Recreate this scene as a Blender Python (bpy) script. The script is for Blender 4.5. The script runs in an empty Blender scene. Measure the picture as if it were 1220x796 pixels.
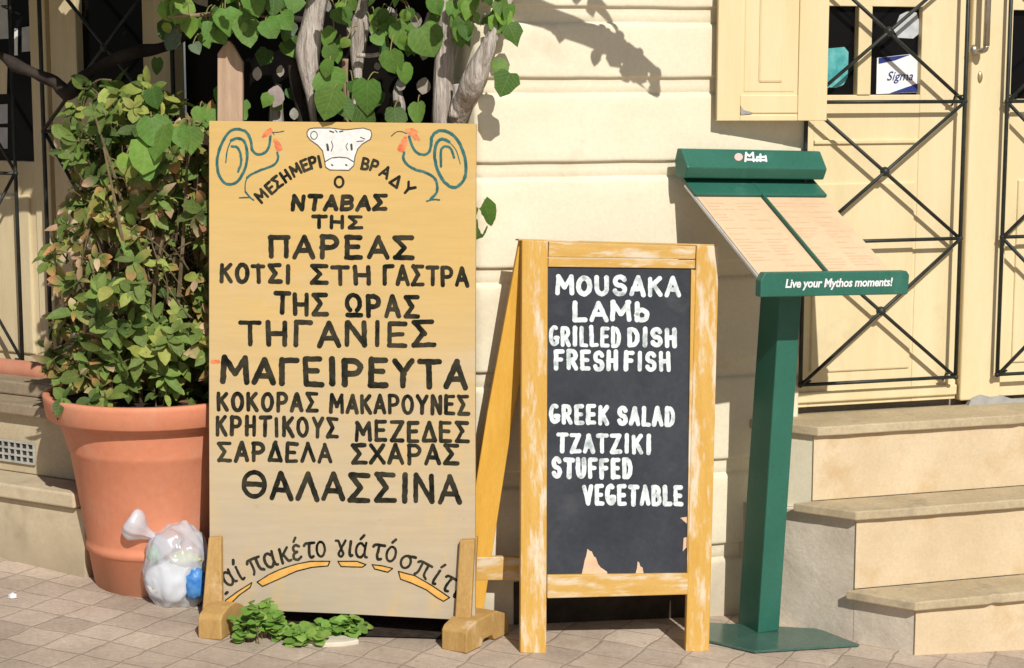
import bpy, bmesh, math, random
from math import sin, cos, pi, radians, atan2, sqrt
from mathutils import Vector as V, Matrix, noise as MN
random.seed(7)
SC = bpy.context.scene
COL = SC.collection

# ------------------------------------------------------------------ camera, sky, sun, exposure
FPX, PITCH, CAMH = 2200.0, radians(8), 1.65
cam = bpy.data.cameras.new('camera'); camo = bpy.data.objects.new('camera', cam); COL.objects.link(camo)
cam.sensor_width = 36.0; cam.lens = 36.0 * FPX / 1220.0; cam.clip_end = 500; cam.clip_start = 0.05
camo.location = (0, 0, CAMH); camo.rotation_euler = (pi / 2 - PITCH, 0, 0)
SC.camera = camo
LIGHT = V((-.32, .95, -.80)).normalized()             # the way sunlight travels
w = bpy.data.worlds.new('World'); SC.world = w; w.use_nodes = True
nt = w.node_tree; nt.nodes.clear()
sky = nt.nodes.new('ShaderNodeTexSky'); sky.sky_type = 'NISHITA'; sky.sun_disc = False
sky.air_density = .8; sky.dust_density = 1.2; sky.sun_elevation = math.asin(-LIGHT.z); sky.sun_rotation = atan2(-LIGHT.x, -LIGHT.y)
bg = nt.nodes.new('ShaderNodeBackground'); bg.inputs[1].default_value = 0.062
ow = nt.nodes.new('ShaderNodeOutputWorld'); nt.links.new(sky.outputs[0], bg.inputs[0]); nt.links.new(bg.outputs[0], ow.inputs[0])
sl = bpy.data.lights.new('sun', 'SUN'); sl.energy = 5.0; sl.angle = radians(.53); sl.color = (1.0, .96, .89)
so = bpy.data.objects.new('sun', sl); COL.objects.link(so); so.rotation_euler = LIGHT.to_track_quat('-Z', 'Y').to_euler()
SC.view_settings.view_transform = 'Standard'; SC.view_settings.look = 'None'
SC.view_settings.exposure = -.22; SC.view_settings.gamma = 1.0; SC.view_settings.use_curve_mapping = False
SC.cycles.max_bounces = 8; SC.cycles.transparent_max_bounces = 16

# ------------------------------------------------------------------ measuring helpers (photo pixel -> point on a real plane)
CAM = V((0, 0, CAMH))
def ray(px, py):
    dx = (px - 610) / FPX; dy = -(py - 398) / FPX
    return V((dx, cos(PITCH) + sin(PITCH) * dy, -sin(PITCH) + cos(PITCH) * dy))
class Plane:
    def __init__(s, p, n): s.p = V(p); s.n = V(n).normalized()
    def at(s, px, py, lift=0.0):
        d = ray(px, py); return CAM + d * (((s.p + s.n * lift - CAM) @ s.n) / (d @ s.n)) if False else CAM + d * ((s.p + s.n * lift - CAM).dot(s.n) / d.dot(s.n))
def plane3(a, b, c):
    n = (b - a).cross(c - a).normalized()
    if n.dot(CAM - a) < 0: n = -n
    return Plane(a, n)
GSL = .05
def gz(x, y=0): return -GSL * (x - .06)
GROUND = Plane((.06, 0, 0), (GSL, 0, 1))
class Frame:
    def __init__(s, o, yaw):
        a = radians(yaw); s.o = V(o); s.u = V((cos(a), sin(a), 0)); s.n = V((sin(a), -cos(a), 0))
    def w(s, a, d, z): return s.o + s.u * a + s.n * d + V((0, 0, z))
    def plane(s, d): return Plane(s.o + s.n * d, s.n)
    def loc(s, P): v = P - s.o; return v.dot(s.u), v.dot(s.n), v.z
    def at(s, px, py, d): return s.loc(s.plane(d).at(px, py))
    def sx(s, px, py, d): return s.at(px, py, d)[0]
    def zz(s, px, py, d): return s.at(px, py, d)[2]
    def side(s, px, py, c): return s.loc(Plane(s.o + s.u * c, s.u).at(px, py))
W = Frame((.3, 5.5, 0), 17)          # wall with the right-hand door
L = Frame((-1.5, 5.77, 0), -30)      # facade going back to the left

# ------------------------------------------------------------------ materials
def srgb(r, g, b): return tuple(((c / 255 + .055) / 1.055) ** 2.4 if c > 10 else c / 3294 for c in (r, g, b))
def newmat(name):
    m = bpy.data.materials.new(name); m.use_nodes = True
    n = m.node_tree; b = n.nodes['Principled BSDF']; return m, n, b
def rgba(c): return (c[0], c[1], c[2], 1)
def noise_node(n, scale, detail=5, rough=.6, stretch=(1, 1, 1), rot=(0, 0, 0), coord='Object'):
    tc = n.nodes.new('ShaderNodeTexCoord'); mp = n.nodes.new('ShaderNodeMapping')
    mp.inputs['Scale'].default_value = stretch; mp.inputs['Rotation'].default_value = rot
    nz = n.nodes.new('ShaderNodeTexNoise'); nz.inputs['Scale'].default_value = scale
    nz.inputs['Detail'].default_value = detail; nz.inputs['Roughness'].default_value = rough
    n.links.new(tc.outputs[coord], mp.inputs[0]); n.links.new(mp.outputs[0], nz.inputs[0]); return nz
def ramp(n, src, stops):
    r = n.nodes.new('ShaderNodeValToRGB'); e = r.color_ramp.elements
    while len(e) < len(stops): e.new(.5)
    for x, (p, c) in zip(e, stops): x.position = p; x.color = rgba(c) if len(c) == 3 else c
    n.links.new(src, r.inputs[0]); return r
def mixc(n, fac, a, b, mode='MIX'):
    m = n.nodes.new('ShaderNodeMix'); m.data_type = 'RGBA'; m.blend_type = mode
    for k, v in ((0, fac), (6, a), (7, b)):
        if hasattr(v, 'links') or hasattr(v, 'is_linked'): n.links.new(v, m.inputs[k])
        else: m.inputs[k].default_value = v if k == 0 else rgba(v)
    return m.outputs[2]
def bump(n, b, h, strength, dist=.005):
    bp = n.nodes.new('ShaderNodeBump'); bp.inputs['Strength'].default_value = strength; bp.inputs['Distance'].default_value = dist
    n.links.new(h, bp.inputs['Height']); n.links.new(bp.outputs[0], b.inputs['Normal'])
def mat(name, c1, c2=None, scale=6, detail=5, rough=.7, bmp=.2, bdist=.004, stretch=(1, 1, 1), lo=.35, hi=.65, wear=None, wlo=.55, whi=.6, wscale=9, wstretch=(1, 1, 1), fine=None, spec=.3, metal=0, base_dirt=None):
    m, n, b = newmat(name)
    b.inputs['Roughness'].default_value = rough; b.inputs['Specular IOR Level'].default_value = spec; b.inputs['Metallic'].default_value = metal
    nz = noise_node(n, scale, detail, .6, stretch)
    col = ramp(n, nz.outputs[0], [(lo, c1), (hi, c2 or c1)]).outputs[0]
    if fine:
        nf = noise_node(n, fine[0], 3, .7, stretch)
        f = ramp(n, nf.outputs[0], [(.3, (1 - fine[1],) * 3), (.7, (1 + fine[1] * .3,) * 3)])
        col = mixc(n, 1.0, col, f.outputs[0], 'MULTIPLY')
    if wear:
        nw = noise_node(n, wscale, 7, .65, wstretch)
        f = ramp(n, nw.outputs[0], [(wlo, (0, 0, 0)), (whi, (1, 1, 1))])
        col = mixc(n, f.outputs[0], col, wear)
    if base_dirt:                                     # splash dirt along the foot of a wall (zmax, colour)
        tc = n.nodes.new('ShaderNodeTexCoord'); sp = n.nodes.new('ShaderNodeSeparateXYZ'); n.links.new(tc.outputs['Object'], sp.inputs[0])
        nd = noise_node(n, 5, 6, .7)
        ad = n.nodes.new('ShaderNodeMath'); ad.operation = 'MULTIPLY_ADD'; ad.inputs[1].default_value = base_dirt[0] * 1.6; n.links.new(nd.outputs[0], ad.inputs[0])
        ng = n.nodes.new('ShaderNodeMath'); ng.operation = 'MULTIPLY'; ng.inputs[1].default_value = -1; n.links.new(sp.outputs[2], ng.inputs[0]); n.links.new(ng.outputs[0], ad.inputs[2])
        f = ramp(n, ad.outputs[0], [(.0, (0, 0, 0)), (base_dirt[0] * .8, (base_dirt[2],) * 3)])
        col = mixc(n, f.outputs[0], col, base_dirt[1])
    n.links.new(col, b.inputs['Base Color'])
    if bmp: bump(n, b, nz.outputs[0], bmp, bdist)
    return m
M = {}
M['wall'] = mat('cream_render', (.735, .67, .50), (.82, .755, .585), 2.6, 9, .85, .6, .014, lo=.3, hi=.7, fine=(90, .07), wear=(.57, .49, .35), wlo=.56, whi=.80, wscale=3.4, base_dirt=(.35, (.42, .36, .27), .75))
M['door'] = mat('cream_door_paint', (.70, .58, .335), (.77, .645, .40), 2.5, 6, .55, .2, .004, stretch=(4, 4, .6), fine=(60, .05), wear=(.56, .45, .27), wlo=.58, whi=.82, wscale=5)
M['shutter'] = mat('cream_shutter_paint', (.71, .575, .32), (.77, .63, .38), 2.5, 5, .5, .12, .003, stretch=(4, 4, .5), fine=(60, .04))
M['dark_door'] = mat('faded_cream_frame', (.60, .49, .295), (.70, .585, .37), 4, 6, .6, .2, .004, stretch=(4, 4, .5), fine=(70, .08))
M['bare'] = mat('bare_grey_patch', (.30, .30, .29), (.42, .41, .38), 18, 6, .9, .4)
M['stone'] = mat('step_stone', (.60, .47, .30), (.70, .565, .38), 4, 8, .8, .35, .006, fine=(110, .10), wear=(.53, .37, .19), wlo=.53, whi=.72, wscale=5)
M['tread'] = mat('tread_stone', (.43, .345, .215), (.55, .45, .295), 5, 8, .75, .4, .006, fine=(90, .18), wear=(.30, .25, .18), wlo=.56, whi=.72, wscale=9)
M['plaster'] = mat('grey_plaster', (.52, .45, .36), (.66, .585, .48), 6, 9, .9, .8, .012, fine=(120, .12), wear=(.36, .29, .22), wlo=.57, whi=.70, wscale=7)
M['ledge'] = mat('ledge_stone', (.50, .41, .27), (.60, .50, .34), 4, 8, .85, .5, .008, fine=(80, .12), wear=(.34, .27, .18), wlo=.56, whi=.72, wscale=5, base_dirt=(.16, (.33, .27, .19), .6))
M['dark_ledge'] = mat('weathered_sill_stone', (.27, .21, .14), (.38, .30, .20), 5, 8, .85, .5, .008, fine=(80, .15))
M['terra_sill'] = mat('terracotta_sill', (.42, .17, .10), (.50, .22, .14), 8, 5, .7, .2)
M['dark_panel'] = mat('dark_brown_panel', (.022, .016, .011), (.06, .043, .030), 7, 6, .9, .5, .008)
M['iron'] = mat('black_iron', (.012, .016, .013), (.03, .034, .028), 30, 4, .5, .2, .002, spec=.4)
M['vent'] = mat('vent_paint', (.34, .33, .30), (.50, .48, .43), 20, 4, .7, .1)
M['hole'] = mat('vent_backing', (.02, .02, .02), (.05, .045, .04), 20, 4, .9, .1)
def glassmat():
    m, n, b = newmat('dark_window_glass'); b.inputs['Base Color'].default_value = (.006, .006, .007, 1)
    b.inputs['Roughness'].default_value = .12; b.inputs['Specular IOR Level'].default_value = .12; return m
M['glass'] = glassmat()
M['recess'] = mat('dark_recess_glass', (.006, .005, .005), (.016, .013, .011), 3, 5, .35, .1, spec=.08)
M['steel'] = mat('worn_steel', (.36, .33, .29), (.5, .46, .40), 30, 4, .35, .1, .002, metal=.9)
M['brass'] = mat('brass_lock', (.42, .33, .17), (.55, .44, .24), 30, 4, .4, .1, .002, metal=.8)
M['teal'] = mat('teal_sticker_print', (.05, .30, .31), (.14, .45, .45), 30, 3, .5, 0)
M['white'] = mat('white_print', (.72, .73, .74), (.80, .81, .82), 20, 3, .5, 0)
M['grey_print'] = mat('grey_sticker', (.42, .44, .45), (.55, .57, .57), 30, 3, .5, 0)
M['navy'] = mat('navy_print', (.02, .03, .16), (.03, .045, .22), 30, 3, .5, 0)
M['paper'] = mat('aged_paper', (.42, .42, .42), (.55, .55, .54), 14, 3, .7, .1)
M['green'] = mat('green_stand_paint', (.024, .128, .088), (.032, .152, .108), 5, 4, .42, .06, .002, fine=(140, .14), spec=.4, wear=(.06, .19, .14), wlo=.58, whi=.80, wscale=9, wstretch=(1, 1, .35))
M['plate'] = mat('green_base_plate', (.045, .11, .085), (.07, .14, .11), 6, 6, .22, .04, .002, fine=(60, .2), spec=.7)
M['alu'] = mat('brushed_edge', (.55, .57, .60), (.66, .68, .70), 20, 3, .4, .05, metal=.4)
M['menu'] = mat('peach_menu_paper', (.70, .49, .31), (.76, .55, .36), 5, 5, .45, .03, fine=(50, .05))
M['menutext'] = mat('faded_menu_print', (.64, .445, .28), (.70, .50, .32), 60, 3, .6, 0)
M['pink'] = mat('pink_print', (.75, .42, .38), (.78, .48, .44), 20, 2, .5, 0)
M['slate'] = mat('blackboard', (.030, .034, .044), (.050, .055, .068), 4, 7, .75, .15, .002, fine=(60, .18), wear=(.085, .088, .098), wlo=.56, whi=.8, wscale=5)
M['chalk'] = mat('white_letter_paint', (.26, .31, .33), (.70, .76, .76), 34, 7, .8, .1, .001, lo=.28, hi=.50)
M['chip'] = mat('bare_board_chip', (.62, .42, .26), (.72, .50, .33), 30, 5, .8, .3)
M['yellow'] = mat('worn_yellow_frame', (.58, .325, .06), (.64, .39, .10), 6, 6, .65, .3, .003, stretch=(6, 6, .7), fine=(70, .12), wear=(.68, .58, .43), wlo=.51, whi=.64, wscale=5, wstretch=(5, 5, 1.1))
M['yellow_rail'] = mat('worn_yellow_rail', (.56, .325, .07), (.62, .39, .12), 6, 6, .65, .3, .003, stretch=(.7, 6, 8), fine=(70, .12), wear=(.66, .55, .40), wlo=.50, whi=.64, wscale=6, wstretch=(.8, 5, 6))
M['yellow_leg'] = mat('yellow_leg_paint', (.66, .36, .05), (.74, .43, .08), 5, 6, .6, .2, .003, stretch=(5, 5, .8), fine=(60, .10), wear=(.68, .50, .25), wlo=.64, whi=.75, wscale=6)
M['foot'] = mat('weathered_foot_wood', (.44, .265, .085), (.56, .35, .13), 6, 7, .75, .5, .005, stretch=(3, 3, .8), fine=(80, .2), wear=(.62, .46, .27), wlo=.60, whi=.68, wscale=7)
M['ink'] = mat('black_letter_paint', (.007, .009, .007), (.055, .048, .030), 18, 7, .8, .1, .001, spec=.08)
M['ink_thin'] = mat('grey_black_line', (.03, .03, .026), (.09, .085, .07), 40, 4, .7, 0)
M['teal_ink'] = mat('teal_brush_paint', (.015, .095, .10), (.05, .17, .15), 40, 4, .65, .1, .001)
M['red_ink'] = mat('red_brush_paint', (.66, .13, .05), (.70, .30, .13), 60, 4, .65, .1, .001)
M['orange_ink'] = mat('orange_fill_paint', (.66, .34, .06), (.72, .42, .12), 40, 4, .65, .1, .001)
M['bull'] = mat('white_bull_paint', (.68, .67, .63), (.80, .79, .76), 60, 4, .7, .1, .001)
def signmat():
    m, n, b = newmat('painted_plywood'); b.inputs['Roughness'].default_value = .62; b.inputs['Specular IOR Level'].default_value = .25
    tc = n.nodes.new('ShaderNodeTexCoord'); sp = n.nodes.new('ShaderNodeSeparateXYZ'); n.links.new(tc.outputs['Object'], sp.inputs[0])
    nz = noise_node(n, 2.2, 8, .65); ma = n.nodes.new('ShaderNodeMath'); ma.operation = 'MULTIPLY_ADD'
    ma.inputs[1].default_value = .42; n.links.new(nz.outputs[0], ma.inputs[0]); zs_ = n.nodes.new('ShaderNodeMath'); zs_.operation = 'MULTIPLY'; zs_.inputs[1].default_value = .55; n.links.new(sp.outputs[2], zs_.inputs[0]); n.links.new(zs_.outputs[0], ma.inputs[2])
    c = ramp(n, ma.outputs[0], [(.28, (.46, .385, .28)), (.47, (.53, .42, .265)), (.62, (.58, .425, .21)), (.86, (.62, .42, .155))]).outputs[0]
    n2 = noise_node(n, 5, 6, .6, (2.5, 1, 1)); f = ramp(n, n2.outputs[0], [(.52, (0, 0, 0)), (.78, (.45, .45, .45))])
    c = mixc(n, f.outputs[0], c, (.66, .43, .13))
    n3 = noise_node(n, 14, 6, .7, (.35, 1, 3.5)); f3 = ramp(n, n3.outputs[0], [(.32, (.945, .94, .93)), (.68, (1.04, 1.04, 1.04))])
    c = mixc(n, 1.0, c, f3.outputs[0], 'MULTIPLY')
    n4 = noise_node(n, 3.3, 5, .6); f4 = ramp(n, n4.outputs[0], [(.56, (0, 0, 0)), (.74, (.6, .6, .6))]); c = mixc(n, f4.outputs[0], c, (.58, .49, .39))
    n5 = noise_node(n, 26, 7, .7, (1, 1, 1)); f5 = ramp(n, n5.outputs[0], [(.66, (0, 0, 0)), (.74, (.45, .45, .45))]); c = mixc(n, f5.outputs[0], c, (.34, .25, .14))
    n.links.new(c, b.inputs['Base Color']); bump(n, b, n3.outputs[0], .12, .003); return m
M['sign'] = signmat()
M['pot'] = mat('terracotta_plastic', (.66, .245, .135), (.72, .29, .17), 3, 5, .55, .08, .003, fine=(40, .08), spec=.25, wear=(.62, .36, .25), wlo=.54, whi=.80, wscale=4, wstretch=(1.6, 1.6, .6), base_dirt=(.16, (.40, .25, .16), .6))
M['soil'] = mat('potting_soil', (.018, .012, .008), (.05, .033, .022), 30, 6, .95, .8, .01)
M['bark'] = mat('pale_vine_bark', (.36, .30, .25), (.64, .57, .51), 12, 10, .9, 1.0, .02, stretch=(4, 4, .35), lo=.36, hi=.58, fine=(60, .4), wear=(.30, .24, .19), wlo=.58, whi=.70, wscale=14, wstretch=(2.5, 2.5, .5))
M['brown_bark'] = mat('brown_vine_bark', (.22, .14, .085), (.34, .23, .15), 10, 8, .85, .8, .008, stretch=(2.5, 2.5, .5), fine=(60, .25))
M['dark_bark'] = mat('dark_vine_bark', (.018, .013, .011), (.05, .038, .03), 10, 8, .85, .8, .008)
M['post'] = mat('bare_picket_wood', (.42, .285, .19), (.54, .39, .275), 7, 7, .8, .4, .004, stretch=(5, 5, .4), fine=(70, .15))
M['stem'] = mat('green_brown_stem', (.09, .065, .035), (.22, .16, .09), 20, 4, .8, .2)
M['stalk'] = mat('leaf_stalk', (.17, .19, .05), (.30, .22, .10), 20, 4, .7, .1)
M['pale_stone'] = mat('pale_broken_stone', (.55, .50, .40), (.66, .60, .49), 14, 6, .85, .5)
def leafmat(name, rough=.58, tr=.32):
    m, n, b = newmat(name); at = n.nodes.new('ShaderNodeAttribute'); at.attribute_name = 'leafcol'
    nz = noise_node(n, 60, 3, .6); f = ramp(n, nz.outputs[0], [(.3, (.82, .82, .82)), (.7, (1.1, 1.1, 1.1))])
    c = mixc(n, 1.0, at.outputs[0], f.outputs[0], 'MULTIPLY')
    uv = n.nodes.new('ShaderNodeAttribute'); uv.attribute_name = 'leafpos'; sx = n.nodes.new('ShaderNodeSeparateXYZ'); n.links.new(uv.outputs['Color'], sx.inputs[0])
    def mth(op, a, b_=None, c_=None):
        q = n.nodes.new('ShaderNodeMath'); q.operation = op
        for k, v in enumerate((a, b_, c_)):
            if v is None: continue
            if isinstance(v, (int, float)): q.inputs[k].default_value = v
            else: n.links.new(v, q.inputs[k])
        return q.outputs[0]
    side = mth('PINGPONG', mth('MULTIPLY_ADD', sx.outputs[0], -.75, sx.outputs[1]), .085)            # side veins slant up from the midrib
    vn = mth('MINIMUM', mth('MULTIPLY', side, 1.0), mth('MULTIPLY', sx.outputs[0], .7)); vf = ramp(n, vn, [(.004, (1, 1, 1)), (.018, (0, 0, 0))])
    c = mixc(n, mth('MULTIPLY', vf.outputs[0], .38), c, mixc(n, .35, c, (.45, .55, .25)))
    n.links.new(c, b.inputs['Base Color']); b.inputs['Roughness'].default_value = rough; b.inputs['Specular IOR Level'].default_value = .25
    t = n.nodes.new('ShaderNodeBsdfTranslucent'); n.links.new(c, t.inputs[0])
    ms = n.nodes.new('ShaderNodeMixShader'); ms.inputs[0].default_value = tr
    n.links.new(b.outputs[0], ms.inputs[1]); n.links.new(t.outputs[0], ms.inputs[2])
    n.links.new(ms.outputs[0], n.nodes['Material Output'].inputs[0]); bump(n, b, nz.outputs[0], .25, .003); return m
M['leaf'] = leafmat('leaf')
def filmmat():
    m, n, b = newmat('clear_plastic_film'); b.inputs['Base Color'].default_value = (.74, .78, .85, 1); b.inputs['Roughness'].default_value = .25
    b.inputs['Specular IOR Level'].default_value = .6
    t = n.nodes.new('ShaderNodeBsdfTransparent'); t.inputs[0].default_value = (.95, .96, .98, 1)
    nz = noise_node(n, 7, 2, .4, (1, 1, .6)); f = ramp(n, nz.outputs[0], [(.35, (.40, .40, .40)), (.7, (.72, .72, .72))])
    ms = n.nodes.new('ShaderNodeMixShader'); n.links.new(f.outputs[0], ms.inputs[0]); n.links.new(t.outputs[0], ms.inputs[1]); n.links.new(b.outputs[0], ms.inputs[2])
    n.links.new(ms.outputs[0], n.nodes['Material Output'].inputs[0]); nb = noise_node(n, 16, 3, .5, (1, 1, 1)); nb.noise_type = 'RIDGED_MULTIFRACTAL'; bump(n, b, nb.outputs[0], .35, .012); return m
M['film'] = filmmat()
M['bundle'] = mat('white_plastic', (.80, .81, .83), (.86, .87, .88), 8, 5, .45, .6, .02)
M['blue'] = mat('blue_wrapper', (.02, .14, .48), (.10, .30, .62), 25, 4, .4, .3, .01)
M['lime'] = mat('yellow_wrapper', (.50, .52, .06), (.60, .62, .22), 25, 4, .4, .3, .01)
M['mint'] = mat('mint_wrapper', (.34, .55, .36), (.45, .64, .46), 25, 4, .4, .3, .01)
def pavemat():
    m, n, b = newmat('worn_pavers'); b.inputs['Roughness'].default_value = .85; b.inputs['Specular IOR Level'].default_value = .25
    tc = n.nodes.new('ShaderNodeTexCoord'); mp = n.nodes.new('ShaderNodeMapping'); mp.inputs['Rotation'].default_value = (0, 0, radians(24)); mp.inputs['Location'].default_value = (.03, .04, 0)
    n.links.new(tc.outputs['Object'], mp.inputs[0])
    nw = noise_node(n, 4, 4, .6); vm = n.nodes.new('ShaderNodeVectorMath'); vm.operation = 'SCALE'; vm.inputs['Scale'].default_value = .06
    n.links.new(nw.outputs['Color'], vm.inputs[0]); va = n.nodes.new('ShaderNodeVectorMath'); n.links.new(mp.outputs[0], va.inputs[0]); n.links.new(vm.outputs[0], va.inputs[1])
    br = n.nodes.new('ShaderNodeTexBrick'); br.offset = 0.0; br.squash = 1.0
    for k, v in (('Scale', 1.0), ('Mortar Size', .006), ('Mortar Smooth', .8), ('Bias', 0.0), ('Brick Width', .132), ('Row Height', .132)): br.inputs[k].default_value = v
    br.inputs['Color1'].default_value = (.60, .50, .405, 1); br.inputs['Color2'].default_value = (.46, .38, .305, 1); br.inputs['Mortar'].default_value = (.43, .355, .285, 1)
    n.links.new(va.outputs[0], br.inputs[0])
    nz = noise_node(n, 2.2, 8, .65); f = ramp(n, nz.outputs[0], [(.33, (.72, .69, .66)), (.66, (1.1, 1.1, 1.1))]); c = mixc(n, 1.0, br.outputs[0], f.outputs[0], 'MULTIPLY')
    n2 = noise_node(n, 70, 5, .7); f2 = ramp(n, n2.outputs[0], [(.3, (.82, .81, .80)), (.7, (1.1, 1.1, 1.1))]); c = mixc(n, 1.0, c, f2.outputs[0], 'MULTIPLY')
    n3 = noise_node(n, 7, 6, .7); f3 = ramp(n, n3.outputs[0], [(.57, (0, 0, 0)), (.72, (.6, .6, .6))]); c = mixc(n, f3.outputs[0], c, (.30, .225, .165))
    n6 = noise_node(n, 38, 3, .5); f6 = ramp(n, n6.outputs[0], [(.70, (0, 0, 0)), (.76, (.6, .6, .6))]); c = mixc(n, f6.outputs[0], c, (.16, .12, .09))
    n.links.new(c, b.inputs['Base Color'])
    iv = n.nodes.new('ShaderNodeMath'); iv.operation = 'MULTIPLY_ADD'; iv.inputs[1].default_value = -1.0; iv.inputs[2].default_value = 1.0; n.links.new(br.outputs['Fac'], iv.inputs[0])
    ad = n.nodes.new('ShaderNodeMath'); ad.operation = 'MULTIPLY_ADD'; ad.inputs[1].default_value = .6; n.links.new(n2.outputs[0], ad.inputs[0]); n.links.new(iv.outputs[0], ad.inputs[2])
    bump(n, b, ad.outputs[0], .45, .005); return m
M['pave'] = pavemat()

# ------------------------------------------------------------------ object helpers
def origin_of(p): return V(p['_o']) if p is not None else V((0, 0, 0))
def obj(name, bm, m, parent=None, label=None, smooth=False, at=None):
    """link one mesh (verts in world space) as one object, below PARENT if given"""
    if parent is not None: o0 = origin_of(parent)
    else: o0 = V(at) if at is not None else V((0, 0, 0))
    bmesh.ops.transform(bm, matrix=Matrix.Translation(-o0), verts=bm.verts)
    me = bpy.data.meshes.new(name); bm.normal_update(); bm.to_mesh(me); bm.free()
    if smooth:
        for p in me.polygons: p.use_smooth = True
    for mm in (m if isinstance(m, (list, tuple)) else [m]): me.materials.append(mm)
    o = bpy.data.objects.new(name, me); COL.objects.link(o)
    if parent is not None: o.parent = parent
    else: o.location = o0
    o['_o'] = tuple(o0)
    if label: o['label'] = label
    return o
def thing(name, label, cat, loc, group=None):
    o = bpy.data.objects.new(name, None); COL.objects.link(o); o.location = loc; o['_o'] = tuple(loc); o.empty_display_size = .1
    o['label'] = label; o['category'] = cat
    if group: o['group'] = group
    return o
def tag(o, label, cat, group=None):
    o['label'] = label; o['category'] = cat
    if group: o['group'] = group
    return o
def B(): return bmesh.new()
def hexa(bm, c, bev=0.0, seg=2):
    """box from 8 corners: 4 of one face in order, then the 4 opposite"""
    t = B(); vs = [t.verts.new(p) for p in c]
    for f in ((0, 1, 2, 3), (7, 6, 5, 4), (0, 4, 5, 1), (1, 5, 6, 2), (2, 6, 7, 3), (3, 7, 4, 0)): t.faces.new([vs[i] for i in f])
    bmesh.ops.recalc_face_normals(t, faces=t.faces)
    if bev: bmesh.ops.bevel(t, geom=list(t.edges), offset=bev, segments=seg, affect='EDGES', profile=.5)
    merge(bm, t)
def merge(bm, t):
    me = bpy.data.meshes.new('t'); t.to_mesh(me); t.free(); bm.from_mesh(me); bpy.data.meshes.remove(me)
def fbox(bm, F, a0, a1, d0, d1, z0, z1, bev=.003, seg=2):
    hexa(bm, [F.w(a0, d1, z0), F.w(a1, d1, z0), F.w(a1, d1, z1), F.w(a0, d1, z1), F.w(a0, d0, z0), F.w(a1, d0, z0), F.w(a1, d0, z1), F.w(a0, d0, z1)], bev, seg)
def prism(bm, pts, back, bev=0.0):
    """flat outline PTS (world) pushed along vector BACK"""
    t = B(); a = [t.verts.new(p) for p in pts]; b = [t.verts.new(V(p) + back) for p in pts]; n = len(pts)
    t.faces.new(a); t.faces.new(b[::-1])
    for i in range(n): t.faces.new([a[i], b[i], b[(i + 1) % n], a[(i + 1) % n]])
    bmesh.ops.recalc_face_normals(t, faces=t.faces)
    if bev: bmesh.ops.bevel(t, geom=list(t.edges), offset=bev, segments=2, affect='EDGES', profile=.5)
    merge(bm, t)
def poly(bm, pts):
    t = B(); t.faces.new([t.verts.new(p) for p in pts]); bmesh.ops.triangulate(t, faces=t.faces)
    t.normal_update()
    for f in list(t.faces):
        if f.normal.dot(CAM - f.calc_center_median()) < 0: f.normal_flip()
    merge(bm, t)
def spline(pts, n=6):
    P = [V(p) for p in pts]; P = [P[0] * 2 - P[1]] + P + [P[-1] * 2 - P[-2]]; out = []
    for i in range(1, len(P) - 2):
        a, b, c, d = P[i - 1:i + 3]
        for k in range(n):
            t = k / n; out.append(.5 * ((2 * b) + (c - a) * t + (2 * a - 5 * b + 4 * c - d) * t * t + (3 * b - a - 3 * c + d) * t ** 3))
    out.append(P[-2]); return out
def tube(bm, pts, rad, seg=10, rough=0.0, cap=True):
    pts = [V(p) for p in pts]; n = len(pts)
    if not isinstance(rad, (list, tuple)): rad = [rad] * n
    prev = None; rings = []
    for i, p in enumerate(pts):
        d = (pts[min(i + 1, n - 1)] - pts[max(i - 1, 0)]).normalized()
        if prev is None: x = d.orthogonal().normalized()
        else: x = (prev - d * prev.dot(d)).normalized()
        prev = x; y = d.cross(x); r = []
        for k in range(seg):
            a = 2 * pi * k / seg; q = x * cos(a) + y * sin(a)
            rr = rad[i] * (1 + rough * (MN.noise(V(((p.x + q.x * .03) * 14, (p.y + q.y * .03) * 14, p.z * 7))) + .5 * MN.noise(V((q.x * 2.2 + p.x * 3, q.y * 2.2, q.z * 2.2 + p.z * 9))))) if rough else rad[i]
            r.append(bm.verts.new(p + q * rr))
        rings.append(r)
    for a, b in zip(rings, rings[1:]):
        for k in range(seg): bm.faces.new([a[k], a[(k + 1) % seg], b[(k + 1) % seg], b[k]])
    if cap: bm.faces.new(rings[0][::-1]); bm.faces.new(rings[-1])
def rtube(bm, ctrl, rads, n=6, seg=10, rough=.2):
    """smooth tube through control points with one radius each"""
    P = spline(ctrl, n); R = [v.x for v in spline([V((r, 0, 0)) for r in rads], n)]
    tube(bm, P, [max(r, .0008) for r in R], seg, rough)
def lathe(bm, c, prof, seg=64, close=True):
    rings = []
    for r, z in prof: rings.append([bm.verts.new(c + V((r * cos(2 * pi * k / seg), r * sin(2 * pi * k / seg), z))) for k in range(seg)])
    for a, b in zip(rings, rings[1:]):
        for k in range(seg): bm.faces.new([a[k], a[(k + 1) % seg], b[(k + 1) % seg], b[k]])
    if close: bm.faces.new(rings[0][::-1])
def ball(bm, c, r, sub=2, sc=(1, 1, 1), wob=0.0, fr=3.0):
    t = B(); bmesh.ops.create_icosphere(t, subdivisions=sub, radius=1.0)
    for v in t.verts:
        k = 1 + wob * MN.noise(v.co * fr + V(c) * 7)
        v.co = V(c) + V((v.co.x * sc[0], v.co.y * sc[1], v.co.z * sc[2])) * r * k
    merge(bm, t)

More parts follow.
